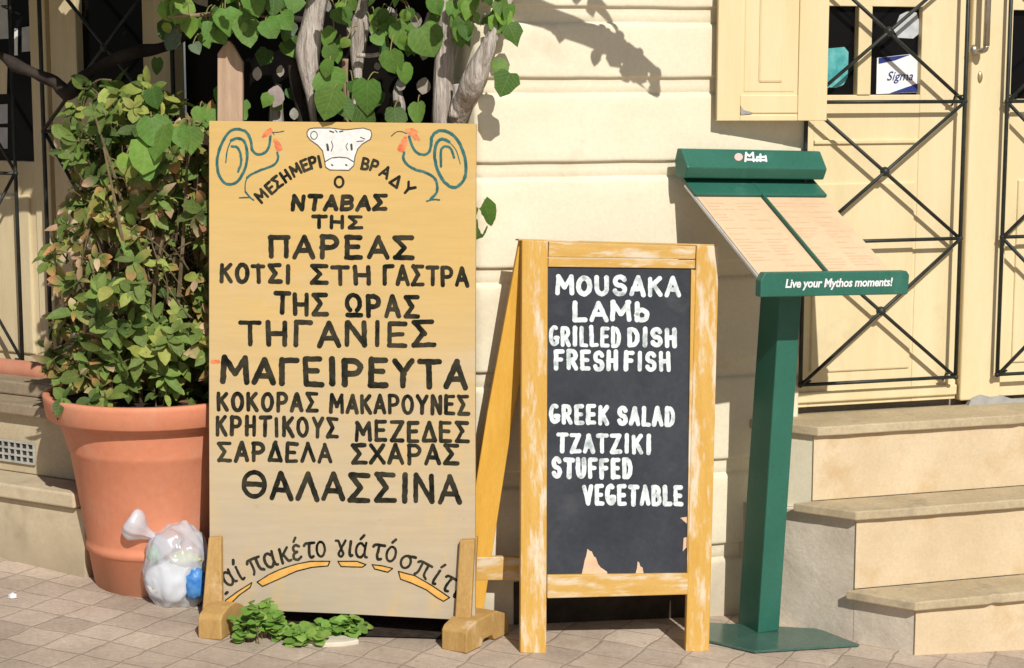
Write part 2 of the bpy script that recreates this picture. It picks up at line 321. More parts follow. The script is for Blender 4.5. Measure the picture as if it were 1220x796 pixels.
# ------------------------------------------------------------------ hand lettering
def arc(cx, cy, rx, ry, a0, a1, n=14): return [(cx + rx * cos(radians(a0 + (a1 - a0) * i / n)), cy + ry * sin(radians(a0 + (a1 - a0) * i / n))) for i in range(n + 1)]
OO = arc(.5, .5, .48, .5, 90, 452, 26)
GL = {
 'Α': [[(0, 0), (.5, 1)], [(.5, 1), (1, 0)], [(.2, .33), (.8, .33)]],
 'Β': [[(.08, 0), (.08, 1)], [(.08, 1), (.5, 1)] + arc(.5, .76, .36, .24, 90, -90, 10) + [(.08, .52)], [(.5, .52)] + arc(.5, .26, .44, .26, 90, -90, 10) + [(.08, 0)]],
 'Γ': [[(.08, 0), (.08, 1)], [(.08, 1), (.92, 1)]],
 'Δ': [[(0, 0), (.5, 1)], [(.5, 1), (1, 0)], [(0, 0), (1, 0)]],
 'Ε': [[(.08, 0), (.08, 1)], [(.08, 1), (.92, 1)], [(.08, .52), (.78, .52)], [(.08, 0), (.95, 0)]],
 'Ζ': [[(.05, 1), (.95, 1)], [(.95, 1), (.05, 0)], [(.05, 0), (1, 0)]],
 'Η': [[(.08, 0), (.08, 1)], [(.92, 0), (.92, 1)], [(.08, .5), (.92, .5)]],
 'Θ': [OO, [(.1, .5), (.9, .5)]],
 'Ι': [[(.5, 0), (.5, 1)]],
 'Κ': [[(.08, 0), (.08, 1)], [(.9, 1), (.1, .45)], [(.35, .6), (.95, 0)]],
 'Λ': [[(0, 0), (.5, 1)], [(.5, 1), (1, 0)]],
 'Μ': [[(.03, 0), (.08, 1)], [(.08, 1), (.5, .35)], [(.5, .35), (.92, 1)], [(.92, 1), (.97, 0)]],
 'Ν': [[(.08, 0), (.08, 1)], [(.08, 1), (.92, 0)], [(.92, 0), (.92, 1)]],
 'Ο': [OO],
 'Π': [[(.08, 0), (.08, 1)], [(.92, 0), (.92, 1)], [(0, 1), (1, 1)]],
 'Ρ': [[(.08, 0), (.08, 1)], [(.08, 1), (.5, 1)] + arc(.5, .73, .42, .27, 90, -90, 10) + [(.08, .46)]],
 'Σ': [[(.95, 1), (.05, 1)], [(.05, 1), (.55, .52)], [(.55, .52), (.05, 0)], [(.05, 0), (1, 0)]],
 'Τ': [[(0, 1), (1, 1)], [(.5, 0), (.5, 1)]],
 'Υ': [[(.02, 1), (.5, .5)], [(.98, 1), (.5, .5)], [(.5, .5), (.5, 0)]],
 'Χ': [[(.02, 1), (.98, 0)], [(.98, 1), (.02, 0)]],
 'Ω': [arc(.5, .58, .44, .42, -58, 238, 22), [(.05, 0), (.95, 0)]],
 'S': [arc(.5, .75, .40, .25, 20, 270, 12) + arc(.5, .25, .42, .25, 90, -165, 14)],
 'U': [[(.08, 1), (.08, .38)] + arc(.5, .38, .42, .38, 180, 360, 14) + [(.92, 1)]],
 'L': [[(.08, 1), (.08, 0)], [(.08, 0), (.95, 0)]],
 'b': [[(.1, 1), (.1, .02)], arc(.48, .3, .4, .3, 160, -180, 18)],
 'G': [arc(.54, .5, .50, .5, 62, 318, 20), [(.95, .12), (.97, .36)], [(1.02, .37), (.66, .36)]],
 'R': [[(.08, 0), (.08, 1)], [(.08, 1), (.5, 1)] + arc(.5, .75, .38, .25, 90, -90, 10) + [(.08, .5)], [(.42, .5), (.95, 0)]],
 'D': [[(.08, 0), (.08, 1)], [(.08, 1), (.4, 1)] + arc(.4, .5, .54, .5, 90, -90, 16) + [(.08, 0)]],
 'F': [[(.08, 0), (.08, 1)], [(.08, 1), (.95, 1)], [(.08, .52), (.78, .52)]],
 'V': [[(.0, 1), (.5, 0)], [(.5, 0), (1, 1)]],
 'α': [arc(.4, .48, .36, .48, 40, 330, 18), [(.86, 1), (.78, .45), (.84, .08), (1.0, .02)]],
 'ι': [[(.45, 1), (.35, .35), (.45, .03), (.75, .06)]],
 'π': [[(0, .86), (.2, 1.0), (1, .98)], [(.28, .96), (.26, .3), (.1, .02)], [(.72, .96), (.72, .25), (.95, .02)]],
 'κ': [[(.12, 1), (.12, 0)], [(.85, .98), (.14, .42)], [(.38, .58), (.7, .08), (.95, .08)]],
 'ε': [[(.85, .88), (.5, 1.0), (.2, .82), (.3, .58), (.55, .53)], [(.55, .53), (.15, .4), (.12, .12), (.5, .0), (.9, .16)]],
 'τ': [[(0, .84), (.2, .98), (1, 1)], [(.52, .96), (.46, .3), (.6, .03), (.85, .08)]],
 'ο': [OO],
 'γ': [[(0, 1.02), (.25, .98), (.5, .5), (.72, .15), (.52, -.05), (.3, .12), (.52, .5), (.88, 1.05)]],
 'σ': [arc(.42, .42, .38, .42, 75, 435, 22), [(.45, .86), (1.05, .92)]],
 '.': [[(.35, .0), (.65, .02)]], '´': [[(.35, 1.25), (.62, 1.5)]],
}
for a, b in zip('AEHIKMNOPTZBY', 'ΑΕΗΙΚΜΝΟΡΤΖΒΥ'):
    GL.setdefault(a, GL[b])
GW = {'Ι': .34, 'I': .34, 'Μ': 1.15, 'M': 1.15, 'Ω': 1.05, 'Γ': .8, 'Ε': .82, 'E': .8, 'F': .8, 'L': .75, 'Σ': .92, 'Θ': 1.05, 'b': .8}
def ribbon(bm, pts, width, PL, lift, wob=.0):
    """round ended brush stroke through photo-plane points PTS, laid on plane PL"""
    pts = [V((p[0], p[1], 0)) for p in pts]; out = [pts[0]]
    for a, b in zip(pts, pts[1:]):
        k = max(1, int((b - a).length / 3.0))
        for i in range(1, k + 1): out.append(a.lerp(b, i / k))
    pts = out; n = len(pts); hw = width / 2; ph = random.uniform(0, 99); Lf = []; Rt = []; nr = []
    for i, p in enumerate(pts):
        d = (pts[min(i + 1, n - 1)] - pts[max(i - 1, 0)])
        d = d.normalized() if d.length > 1e-6 else V((1, 0, 0)); q = V((-d.y, d.x, 0))
        h1 = hw * (1 + wob * MN.noise(V((i * .55 + ph, 0, 0)))); h2 = hw * (1 + wob * MN.noise(V((i * .55 + ph, 9, 0))))
        Lf.append(p + q * h1); Rt.append(p - q * h2); nr.append(d)
    def cap(p, d, s):
        q = V((-d.y, d.x, 0)); return [p + (q * cos(a) + d * s * sin(a)) * hw for a in [pi * k / 6 for k in range(1, 6)]]
    def P(v): return bm.verts.new(PL.at(v.x, v.y, lift))
    l = [P(v) for v in Lf]; r = [P(v) for v in Rt]
    def face(vs):
        try:
            f = bm.faces.new(vs); f.normal_update()
            if f.normal.dot(PL.n) < 0: f.normal_flip()
        except ValueError: pass
    for i in range(n - 1): face([l[i], l[i + 1], r[i + 1], r[i]])
    face([l[-1]] + [P(v) for v in cap(pts[-1], nr[-1], 1)] + [r[-1]])
    face([l[0]] + [P(v) for v in cap(pts[0], nr[0], -1)] + [r[0]])
def glyph(bm, ch, o, ex, ey, wpx, PL, lift, jit=.03, wob=.25):
    """one letter: origin O, width vector EX, height vector EY (all in photo pixels)"""
    for k, st in enumerate(GL[ch]):
        jx, jy = random.uniform(-jit, jit), random.uniform(-jit, jit); q = []
        for i, (u, v) in enumerate(st):
            ux = u + jx * (.5 if len(st) > 3 else 1) ; vy = v + jy * .6
            if len(st) <= 3: ux += random.uniform(-jit, jit) * .6; vy += random.uniform(-jit, jit) * .6
            q.append((o[0] + ex[0] * ux + ey[0] * vy, o[1] + ex[1] * ux + ey[1] * vy))
        if len(q) > 2 and len(q) < 12 and ch in 'αιπκετγσ': q = [(v.x, v.y) for v in spline([V((a, b, 0)) for a, b in q], 5)]
        ribbon(bm, q, wpx * random.uniform(.9, 1.1), PL, lift + k * 5e-5, wob)
def word(bm, text, x0, x1, yb0, yb1, h0, h1, wpx, PL, lift=.0006, gap=.30, slant=0.0, tight=.85):
    inner0, inner1 = x0 + wpx / 2, x1 - wpx / 2; av = inner1 - inner0; n = len(text)
    gp = wpx * tight + gap * (h0 - wpx) * .33; tw = sum(GW.get(c, .9) for c in text); kx = (av - gp * (n - 1)) / tw; x = 0.0
    for i, c in enumerate(text):
        g = GW.get(c, .9) * kx; t0 = x / av; xa = inner0 + x; x += g + gp
        if c == ' ': continue
        h = (h0 + (h1 - h0) * t0) - wpx; yb = yb0 + (yb1 - yb0) * t0 - wpx / 2 + random.uniform(-.025, .025) * h
        ya = (yb1 - yb0) / (x1 - x0)
        glyph(bm, c, (xa, yb), (g, ya * g), ((slant + random.uniform(-.03, .03)) * h, -h * random.uniform(.96, 1.03)), wpx, PL, lift + (i % 2) * 3e-4)
def textmesh(bm, s, size, origin, ex, ez, shear=0.0, bold=0.0, spacing=1.0):
    cu = bpy.data.curves.new('t', 'FONT'); cu.body = s; cu.size = size; cu.shear = shear; cu.offset = bold; cu.space_character = spacing
    cu.align_x = 'CENTER'; cu.align_y = 'CENTER'; cu.resolution_u = 3
    to = bpy.data.objects.new('t', cu); COL.objects.link(to); dg = bpy.context.evaluated_depsgraph_get()
    me = bpy.data.meshes.new_from_object(to.evaluated_get(dg)); bpy.data.objects.remove(to); bpy.data.curves.remove(cu)
    mx = Matrix(((ex.x, ez.x, 0, origin.x), (ex.y, ez.y, 0, origin.y), (ex.z, ez.z, 0, origin.z), (0, 0, 0, 1)))
    for v in me.vertices: v.co = mx @ v.co
    bm.from_mesh(me); bpy.data.meshes.remove(me)
    for f in bm.faces:
        f.normal_update()
        if f.normal.dot(CAM - f.calc_center_median()) < 0: f.normal_flip()

# ------------------------------------------------------------------ leaves
HEART = [(0, .02), (.20, -.05), (.40, .07), (.51, .30), (.46, .56), (.27, .82), (0, 1.04)]
OVAL = [(0, 0), (.12, .10), (.24, .30), (.29, .55), (.23, .80), (.10, .95), (0, 1.04)]
def leaf(bm, lay, base, tip, normal, size, shape=HEART, col=(.1, .24, .03), col2=None, fold=.18, droop=.18, wide=1.0):
    y = V(tip).normalized(); nrm = V(normal); lp = bm.loops.layers.float_color['leafpos']; x = y.cross(nrm)
    x = x.normalized() if x.length > 1e-4 else y.orthogonal().normalized()
    z = x.cross(y).normalized()
    if z.dot(nrm) < 0: z = -z; 
    def P(u, v): return V(base) + (x * u * wide + y * v + z * (abs(u) * fold - droop * v * v)) * size
    if shape is HEART: shape = [shape[0]] + [(u + random.uniform(-.05, .05), v + random.uniform(-.045, .045)) for u, v in shape[1:-1]] + [(0, shape[-1][1] + random.uniform(-.1, .06))]
    mid = [bm.verts.new(P(0, v)) for v in (shape[0][1], .12, .30, .52, .80)] + [bm.verts.new(P(0, shape[-1][1]))]
    for sgn in (-1, 1):
        o = [bm.verts.new(P(sgn * u, v)) for u, v in shape[1:-1]]
        quads = [[mid[0], o[0], mid[1]], [mid[1], o[0], o[1]], [mid[1], o[1], o[2], mid[2]], [mid[2], o[2], o[3], mid[3]], [mid[3], o[3], o[4], mid[4]], [mid[4], o[4], mid[5]]]
        for q in quads:
            f = bm.faces.new(q if sgn > 0 else q[::-1]); f.smooth = True
            for l in f.loops:
                t = min(1, max(0, (l.vert.co - V(base)).dot(y) / size)); c = col
                if col2: k = max(0, (t - .35) / .65); c = tuple(a + (b - a) * k for a, b in zip(col, col2))
                l[lay] = (c[0], c[1], c[2], 1); e = l.vert.co - V(base); l[lp] = (abs(e.dot(x)) / (size * wide), t, 0, 1)
def leafbm():
    bm = B(); bm.loops.layers.float_color.new('leafcol'); bm.loops.layers.float_color.new('leafpos'); return bm, bm.loops.layers.float_color['leafcol']
def vary(c, k=.2): f = random.uniform(1 - k, 1 + k); return tuple(max(0, x * f * random.uniform(.93, 1.07)) for x in c)
def rv(s=1.0): return V((random.uniform(-1, 1), random.uniform(-1, 1), random.uniform(-1, 1))) * s

# ================================================================== SETTING
bm = B(); N = 40; S = 30.0
vs = [[bm.verts.new((-S + 2 * S * i / N, -S + 2 * S * j / N, gz(-S + 2 * S * i / N))) for j in range(N + 1)] for i in range(N + 1)]
for i in range(N):
    for j in range(N): bm.faces.new([vs[i][j], vs[i + 1][j], vs[i + 1][j + 1], vs[i][j + 1]])
pv = obj('pavement', bm, M['pave']); pv['kind'] = 'structure'

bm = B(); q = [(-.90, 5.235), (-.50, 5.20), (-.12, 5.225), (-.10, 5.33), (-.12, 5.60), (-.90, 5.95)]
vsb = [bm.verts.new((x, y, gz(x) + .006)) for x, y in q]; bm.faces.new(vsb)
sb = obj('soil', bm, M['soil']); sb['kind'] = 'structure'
# ------------------------------------------------------------------ the building
bld = thing('building', 'cream rendered corner building with banded masonry wall, panelled doors and black iron grilles', 'building', W.o)
# banded wall
S0, S1 = W.sx(566, 300, 0), W.sx(957, 200, 0)
bots = [3.30, 3.0, 2.7, 2.4, 2.1, 1.846, 1.64, 1.394, 1.085, .775, .47, .20]
prof = [(3.34, 0)]
for i, b in enumerate(bots):
    nb = bots[i + 1] if i + 1 < len(bots) else -.35
    prof += [(b + .012, 0), (b + .006, -.0003), (b + .001, -.003), (b, -.011), (b - .003, -.012), (b - .020, -.012), (b - .041, -.012), (b - .0425, -.0135), (b - .0455, -.0135), (b - .047, -.010), (b - .050, -.004), (b - .055, -.001), (b - .062, 0)]
    prof += [(b - .062 + (nb + .012 - (b - .062)) * k / 6, 0) for k in range(1, 6)]
prof.append((-.35, 0))
bm = B(); NS = 170; grid = []; joints = [(W.sx(px, y, 0), W.zz(px, y1, 0), W.zz(px, y, 0)) for px, y, y1 in ((748, 8, 92), (640, 215, 290), (778, 213, 300), (860, 112, 192), (690, 112, 192))]
for i in range(NS + 1):
    s = S0 + (S1 - S0) * i / NS; row = []
    edge = max(0, 1 - (s - S0) / .03) ** 2 * .014
    for z, d in prof:
        p = V((s * 2.5, z * 2.5, 0)); wz = MN.noise(V((s * 9, z * 1.3, 3))) * .0022; wd = MN.noise(p * 2.2) * .0016 + MN.noise(p * 9) * .0007
        jn = sum(.0035 * max(0, 1 - abs(s - js) / .006) for js, ja, jb in joints if ja < z < jb)
        row.append(bm.verts.new(W.w(s, d + wd - edge - jn, z + wz)))
    grid.append(row)
for i in range(NS):
    for j in range(len(prof) - 1): bm.faces.new([grid[i][j], grid[i][j + 1], grid[i + 1][j + 1], grid[i + 1][j]])
for row, dd in ((grid[0], -.30), (grid[-1], -.20)):                       # returns at both ends
    e = [bm.verts.new(v.co + W.n * dd) for v in row]
    for j in range(len(row) - 1):
        q = [row[j], e[j], e[j + 1], row[j + 1]]; bm.faces.new(q if row is grid[0] else q[::-1])
for f in bm.faces: f.smooth = True
wall = obj('wall', bm, M['wall'], bld)
# lintel strip over the door and the rest of the wall beyond it
bm = B(); fbox(bm, W, S1 - .001, 2.0, -.20, -.002, 2.6, 3.34); fbox(bm, W, 1.62, 2.6, -.2, 0, -.35, 2.598); obj('wall', bm, M['wall'], bld)
bm = B(); c0_ = W.sx(612, 735, 0); c1_ = W.sx(834, 735, 0); fbox(bm, W, c0_, c1_, -.05, .004, -.12, .135, .001); obj('dark_wall_panel', bm, M['dark_panel'], bld, 'dark low panel added at the foot of the wall')  # dark panel added to blacken the wall foot under the chalkboard
# right-hand door: meeting leaves
DD = -.035                                                     # door face depth
def dx(px, py=200): return W.sx(px, py, DD)
def dz(px, py): return W.zz(px, py, DD)
zb = .612; pz0, pz1 = dz(1068, 113), dz(1068, 8)
leafspans = ((S1 + .004, dx(1147)), (dx(1199), dx(1199) + .50))
door = None
bm = B(); a0, a1 = leafspans[0]
p1, p2, p3, p4 = dx(972, 60), dx(1022, 60), dx(1038, 60), dx(1098, 60)
fbox(bm, W, a0, p1, DD - .04, DD, zb, 2.59, .002); fbox(bm, W, p4, a1, DD - .04, DD, zb, 2.59, .002)
fbox(bm, W, p1, p4, DD - .04, DD - .001, zb, pz0, .002); fbox(bm, W, p1, p4, DD - .04, DD - .001, pz1, 2.59, .002)
fbox(bm, W, p1 + .004, dx(1090), DD - .03, DD + .006, dz(1050, 440), dz(1050, 217), .005)      # raised lower panel
fbox(bm, W, p1, p4, DD - .03, DD + .008, dz(1050, 171), dz(1050, 166), .003)
fbox(bm, W, a0, a1, DD - .03, DD + .012, zb + .015, dz(1050, 462), .005)                       # kick rail
door = obj('door', bm, M['door'], bld, 'cream panelled double door with two small dark panes behind black iron bars')
bm = B(); fbox(bm, W, p2, p3, DD - .035, DD + .004, pz0, pz1, .003); obj('muntin', bm, M['door'], door)
for a, b in ((p1, p2), (p3, p4)):
    bm = B(); fbox(bm, W, a - .004, b + .004, DD - .036, DD - .024, pz0 - .004, pz1 + .004, 0); obj('pane', bm, M['glass'], door)
bm = B(); fbox(bm, W, dx(1149), dx(1197), DD - .045, DD + .022, zb - .004, 2.59, .006); obj('meeting_stile', bm, M['door'], door)
bm = B(); b0, b1 = leafspans[1]
q1 = dx(1202, 60); fbox(bm, W, b0, q1, DD - .04, DD, zb, 2.59, .002); fbox(bm, W, q1, b1, DD - .04, DD - .001, zb, dz(1210, 118), .002); fbox(bm, W, q1, b1, DD - .04, DD - .001, pz1 - .006, 2.59, .002)
fbox(bm, W, q1 + .05, b1 - .05, DD - .03, DD + .006, dz(1050, 440), dz(1050, 217), .005)
obj('door_leaf', bm, M['door'], door)
bm = B(); fbox(bm, W, q1 - .004, b1 - .03, DD - .036, DD - .024, dz(1210, 118) - .004, pz1 + .003, 0); obj('pane', bm, M['glass'], door)
bm = B(); fbox(bm, W, b1 + .004, 1.62, -.2, -.02, zb - .3, 2.59, .003); obj('door_jamb', bm, M['door'], bld)
bm = B(); fbox(bm, W, S1 + .001, 1.62, DD - .06, DD - .035, zb - .03, zb + .004, .002); obj('threshold', bm, M['dark_ledge'], bld)
# bare grey patch at the foot of the meeting stile
PLd = W.plane(DD + .024)
bm = B(); prism(bm, [PLd.at(*p) for p in ((1153, 486), (1158, 474), (1168, 470), (1180, 473), (1193, 471), (1208, 476), (1226, 475), (1226, 483))], -W.n * .02); obj('bare_patch', bm, M['bare'], door, 'grey bare patch where the paint has gone')
# pull handle and keyhole
hs = W.sx(1176, 30, DD + .07); bm = B()
tube(bm, [W.w(hs, DD + .07, 2.1), W.w(hs, DD + .07, W.zz(1176, 55, DD + .07))], .010, 12)
zt = W.zz(1176, 55, DD + .07)
tube(bm, spline([W.w(hs, DD + .07, zt), W.w(hs - .004, DD + .066, zt - .012), W.w(hs - .014, DD + .045, zt - .016), W.w(hs - .018, DD + .02, zt - .016)], 5), .009, 12)
ball(bm, W.w(hs - .02, DD + .03, zt - .012), .016, 2, (1, .8, 1.1)); obj('handle', bm, M['steel'], door, smooth=True)
kz = W.at(1168, 92, DD + .026); bm = B(); ball(bm, W.w(kz[0], DD + .023, kz[2]), .012, 2, (.75, .35, 1.6)); obj('keyhole', bm, M['brass'], door, smooth=True)
# things stuck inside the panes
PLp = W.plane(DD - .021)
bm = B(); prism(bm, [PLp.at(*p) for p in ((985, 58), (1006, 56), (1011, 62), (1010, 92), (1005, 101), (996, 105), (988, 104), (980, 108))], -W.n * .002); st = obj('sticker', bm, M['teal'], door, 'teal sticker in the narrow pane')
bm = B(); prism(bm, [PLp.at(*p) for p in ((1072, 18), (1082, 13), (1092, 15), (1096, 28), (1095, 40), (1088, 46), (1070, 45), (1065, 36))], -W.n * .002); obj('sticker', bm, M['grey_print'], door, 'rounded grey sticker')
bm = B(); prism(bm, [PLp.at(*p) for p in ((1045, 69), (1089, 64), (1099, 71), (1098, 110), (1044, 112))], -W.n * .002); card = obj('card', bm, M['white'], door, 'white card with navy corners')
PLq = W.plane(DD - .0195)
bm = B(); poly(bm, [PLq.at(*p) for p in ((1047, 69), (1085, 65), (1066, 72), (1047, 76))]); poly(bm, [PLq.at(*p) for p in ((1098, 98), (1098, 109.5), (1060, 111), (1080, 104))])
textmesh(bm, 'Sigma', .040, PLq.at(1072, 91, .001), W.u, V((0, 0, 1)), .3, 0.0)
obj('print', bm, M['navy'], door)
# iron grilles in front of the door
GD = DD + .052; PG = W.plane(GD)
sL, sR = W.sx(957, 300, GD), W.sx(1144, 283, GD)
zs = [W.zz(1139, 449, GD), W.zz(1144, 284, GD), W.zz(1147, 121, GD)]; zs.append(2 * zs[2] - zs[1]); zs.append(2 * zs[3] - zs[2])
def grille(F, d, a0, a1, zl, dback, r=.0058, lo=None):
    bm = B()
    for a in (a0, a1): tube(bm, [F.w(a, d, lo or zl[0]), F.w(a, d, zl[-1])], r * 1.15, 8)
    for z in zl: tube(bm, [F.w(a0, d, z), F.w(a1, d, z)], r, 8)
    for z0, z1 in zip(zl, zl[1:]):
        tube(bm, [F.w(a0, d + .004, z0), F.w(a1, d + .004, z1)], r, 8); tube(bm, [F.w(a0, d - .004, z1), F.w(a1, d - .004, z0)], r, 8)
        ball(bm, F.w((a0 + a1) / 2, d, (z0 + z1) / 2), .0155, 2, (1, 1, 1.0))
    for z in zl:
        for a in (a0, a1): ball(bm, F.w(a, d, z), .010, 1)
    for k, z in enumerate(((zl[1] * .47 + zl[2] * .53) + .22, zl[0] + .012)):                       # hooks that hold it to the door
        for a, sg in ((a0, -1), (a1, 1)):
            tube(bm, [F.w(a, d, z), F.w(a - sg * .035, d, z)], r * .55, 6); tube(bm, [F.w(a - sg * .035, d, z), F.w(a - sg * .014, dback, z - .03)], r * .55, 6)
    return bm
obj('iron_grille', grille(W, GD, sL, sR, zs, DD), M['iron'], bld, smooth=True)
s2 = W.sx(1194, 283, GD); obj('iron_grille', grille(W, GD, s2, s2 + .49, zs, DD), M['iron'], bld, smooth=True)
# folded-back shutter
A0 = W.w(*[*W.at(854, 145, .045)[:2], 0]) ; A1 = W.w(*[*W.at(985, 143, .115)[:2], 0])
shx = (A1 - A0).normalized(); SHF = Frame(A0, math.degrees(atan2(shx.y, shx.x))); shw = (A1 - A0).length
zs0 = SHF.zz(920, 144, 0); k = lambda px, py=60: SHF.sx(px, py, 0)
bm = B(); fbox(bm, SHF, 0, shw, -.028, -.006, zs0 + .001, 2.55, .002)
fbox(bm, SHF, 0, k(883), -.027, 0, zs0, 2.55, .0025); fbox(bm, SHF, k(952), shw, -.027, 0, zs0, 2.55, .0025); fbox(bm, SHF, k(883), k(952), -.027, -.001, zs0, SHF.zz(920, 137, 0), .0025)
fbox(bm, SHF, k(883), k(952), -.027, -.0015, SHF.zz(920, 135, 0), SHF.zz(920, 113, 0), .003)
fbox(bm, SHF, k(887), k(948), -.02, -.004, SHF.zz(920, 110, 0), 2.4, .004); fbox(bm, SHF, k(904), k(934), -.02, .001, SHF.zz(920, 99, 0), 2.36, .008)
sh = obj('shutter', bm, M['shutter'], bld, 'cream folded-back wooden shutter with a chipped lower corner')
PS = SHF.plane(.0012); bm = B(); prism(bm, [PS.at(*p) for p in ((882.5, 126), (886, 131), (897, 134), (892, 136), (883, 137))], -SHF.n * .004); obj('chipped_patch', bm, M['bare'], sh)
# left facade: door frames, panes, panels, dark recess pane
LD = -.50; lz = lambda px, py, d=LD: L.zz(px, py, d); lx = lambda px, py=100, d=LD: L.sx(px, py, d)
SR = L.loc(W.w(S0, -.16, 0))[0]
bm = B(); sill = lz(20, 440); RB = lx(207)
for a, b in ((38, 57), (62, 93), (171, 206)): fbox(bm, L, lx(a), lx(b), LD - .06, LD + .002 * (a % 3), sill, 2.9, .004)
fbox(bm, L, lx(57) + .001, lx(62) - .001, LD - .06, LD - .02, sill, 2.9, 0)
fbox(bm, L, -2.6, lx(-48), LD - .06, LD, sill, 2.9, .004)
fbox(bm, L, lx(-48) + .001, lx(38) - .001, LD - .06, LD - .006, sill, lz(20, 192), .003); fbox(bm, L, lx(93) + .001, lx(171) - .001, LD - .06, LD - .006, sill, lz(100, 112), .003)
fbox(bm, L, lx(-40), lx(30), LD - .03, LD + .004, sill + .06, lz(20, 232), .006)
fbox(bm, L, -2.6, SR, LD - .06, LD + .02, 2.9, 3.34, .004)
ldoor = obj('door', bm, M['dark_door'], bld, 'weathered cream door with dark glass beside the potted shrub')
for a, b, y in ((-48, 38, 192), (93, 171, 112)):
    bm = B(); fbox(bm, L, lx(a), lx(b), LD - .045, LD - .03, lz(30, y), 2.9, 0); obj('pane', bm, M['glass'], ldoor)
PP = L.plane(LD - .028)
for q, m in ((((-8, -6), (11, -6), (11, 46), (-8, 47)), 'paper'), (((-8, 66), (9, 66), (8, 112), (-8, 112)), 'dark_door'), (((-8, 125), (9, 124), (9, 147), (-8, 148)), 'paper'), (((-8, 152), (9, 152), (9, 177), (-8, 178)), 'paper'), (((17, 34), (21, 34), (21, 66), (17, 66)), 'white'), (((26, 33), (37, 31), (37, 61), (26, 62)), 'paper')):
    bm = B(); prism(bm, [PP.at(*p) for p in q], -L.n * .001); obj('notice', bm, M[m], ldoor)
bm = B(); fbox(bm, L, RB + .002, SR, LD - .12, LD - .06, .0, 2.9, 0); obj('dark_recess_pane', bm, M['recess'], bld)  # near-black pane; shade of the recess and behind the sign put into its colour
LG = LD + .07
zl = [sill + .04, lz(20, 207, LG), lz(20, 207, LG) + (lz(20, 207, LG) - sill - .04)]
obj('iron_grille', grille(L, LG, lx(22, 300, LG) - .5, lx(22, 300, LG), zl, LD), M['iron'], bld, smooth=True)
z1 = lz(80, 157, LG); zl = [sill + .04, z1, z1 + .56, z1 + 1.12]
obj('iron_grille', grille(L, LG, lx(57, 300, LG), lx(206, 100, LG), zl, LD, .0066), M['iron'], bld, smooth=True)
# plinth under the left door
le = .175; ZG = -.3
base = thing('stone_plinth', 'weathered cream stone plinth with a slatted vent under the shaded cream door', 'plinth', L.w(-.3, -.2, .09))
bm = B(); fbox(bm, L, -2.6, le, -.50, 0, ZG, .293, .006); obj('base_course', bm, M['ledge'], base)
bm = B(); fbox(bm, L, -2.6, le - .02, -.50, .022, .296, .345, .008, 3); obj('ledge', bm, M['ledge'], base)
bm = B(); fbox(bm, L, -2.6, .03, -.50, -.12, .347, .545, .004); obj('riser', bm, M['ledge'], base)
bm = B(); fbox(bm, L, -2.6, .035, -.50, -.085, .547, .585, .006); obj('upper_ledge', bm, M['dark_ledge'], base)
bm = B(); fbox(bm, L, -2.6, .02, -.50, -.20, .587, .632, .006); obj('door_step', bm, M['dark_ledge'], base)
bm = B(); tube(bm, [L.w(-2.6, -.33, .648), L.w(lx(40, 440, -.30), -.33, .646), L.w(lx(48, 440, -.30), -.33, .640)], [.034, .034, .022], 14); obj('sill_tile', bm, M['terra_sill'], base, smooth=True)
PV = L.plane(-.118); v0, v1 = L.at(42, 555, -.118), L.at(-60, 530, -.118)
bm = B(); fbox(bm, L, v1[0] - .05, v0[0], -.121, -.117, v0[2] + .004, v0[2] + .075, 0); vt = obj('vent', bm, M['hole'], base)
bm = B(); n = 16
for i in range(n + 1):
    a = v1[0] - .05 + (v0[0] - v1[0] + .05) * i / n; fbox(bm, L, a - .0028, a + .0028, -.117, -.111, v0[2] + .004, v0[2] + .075, 0)
for i in range(4):
    z = v0[2] + .006 + .067 * i / 3; fbox(bm, L, v1[0] - .05, v0[0] + .003, -.117, -.1105, z - .003, z + .003, 0)
obj('vent_slats', bm, M['vent'], vt)

# ------------------------------------------------------------------ steps up to the right-hand door
stp = thing('stone_steps', 'three worn cream stone steps rising to the panelled door', 'steps', W.w(1.1, .2, -.06))
sd = V((-.82, .57, 0)).normalized()                                        # the steps' side runs back along the left facade's direction
sds, sdd = sd.dot(W.u), sd.dot(W.n)
def plan(s0, d0, d1=-.03, s1=2.4):
    t = (d1 - d0) / sdd; return [(s0, d0), (s1, d0), (s1, d1), (s0 + sds * t, d1)]
def slab(bm, pl, z0, z1, bev=.004):
    q = []
    for (s0, d0), (s1, d1) in zip(pl, pl[1:] + pl[:1]):
        k = max(1, int(sqrt((s1 - s0) ** 2 + (d1 - d0) ** 2) / .022)) if bev and d0 + d1 > .05 else 1
        for i in range(k):
            ss = s0 + (s1 - s0) * i / k; wz_ = MN.noise(V((ss * 13, d0 * 7, z1 * 9))); ch = max(0, MN.noise(V((ss * 31, 4, z1 * 5))) - .42) * .02 if 0 < i else 0
            q.append((ss, d0 + (d1 - d0) * i / k + (wz_ * .0025 - ch if i else 0)))
    pl = q
    t = B(); a = [t.verts.new(W.w(s, d, z1 + .0012 * MN.noise(V((s * 17, d * 17, z1))))) for s, d in pl]; b = [t.verts.new(W.w(s, d, z0)) for s, d in pl]; n = len(pl)
    t.faces.new(a); t.faces.new(b[::-1])
    for i in range(n): t.faces.new([a[i], b[i], b[(i + 1) % n], a[(i + 1) % n]])
    bmesh.ops.recalc_face_normals(t, faces=t.faces)
    if bev: bmesh.ops.bevel(t, geom=list(t.edges), offset=bev, segments=2, affect='EDGES', profile=.5)
    for v in t.verts: v.co += W.n * MN.noise(v.co * 9) * .002
    merge(bm, t)
lev = ((.797, .453, -.35, .084, .113), (.676, .298, -.35, .329, .358), (.600, .155, .330, .562, .592))
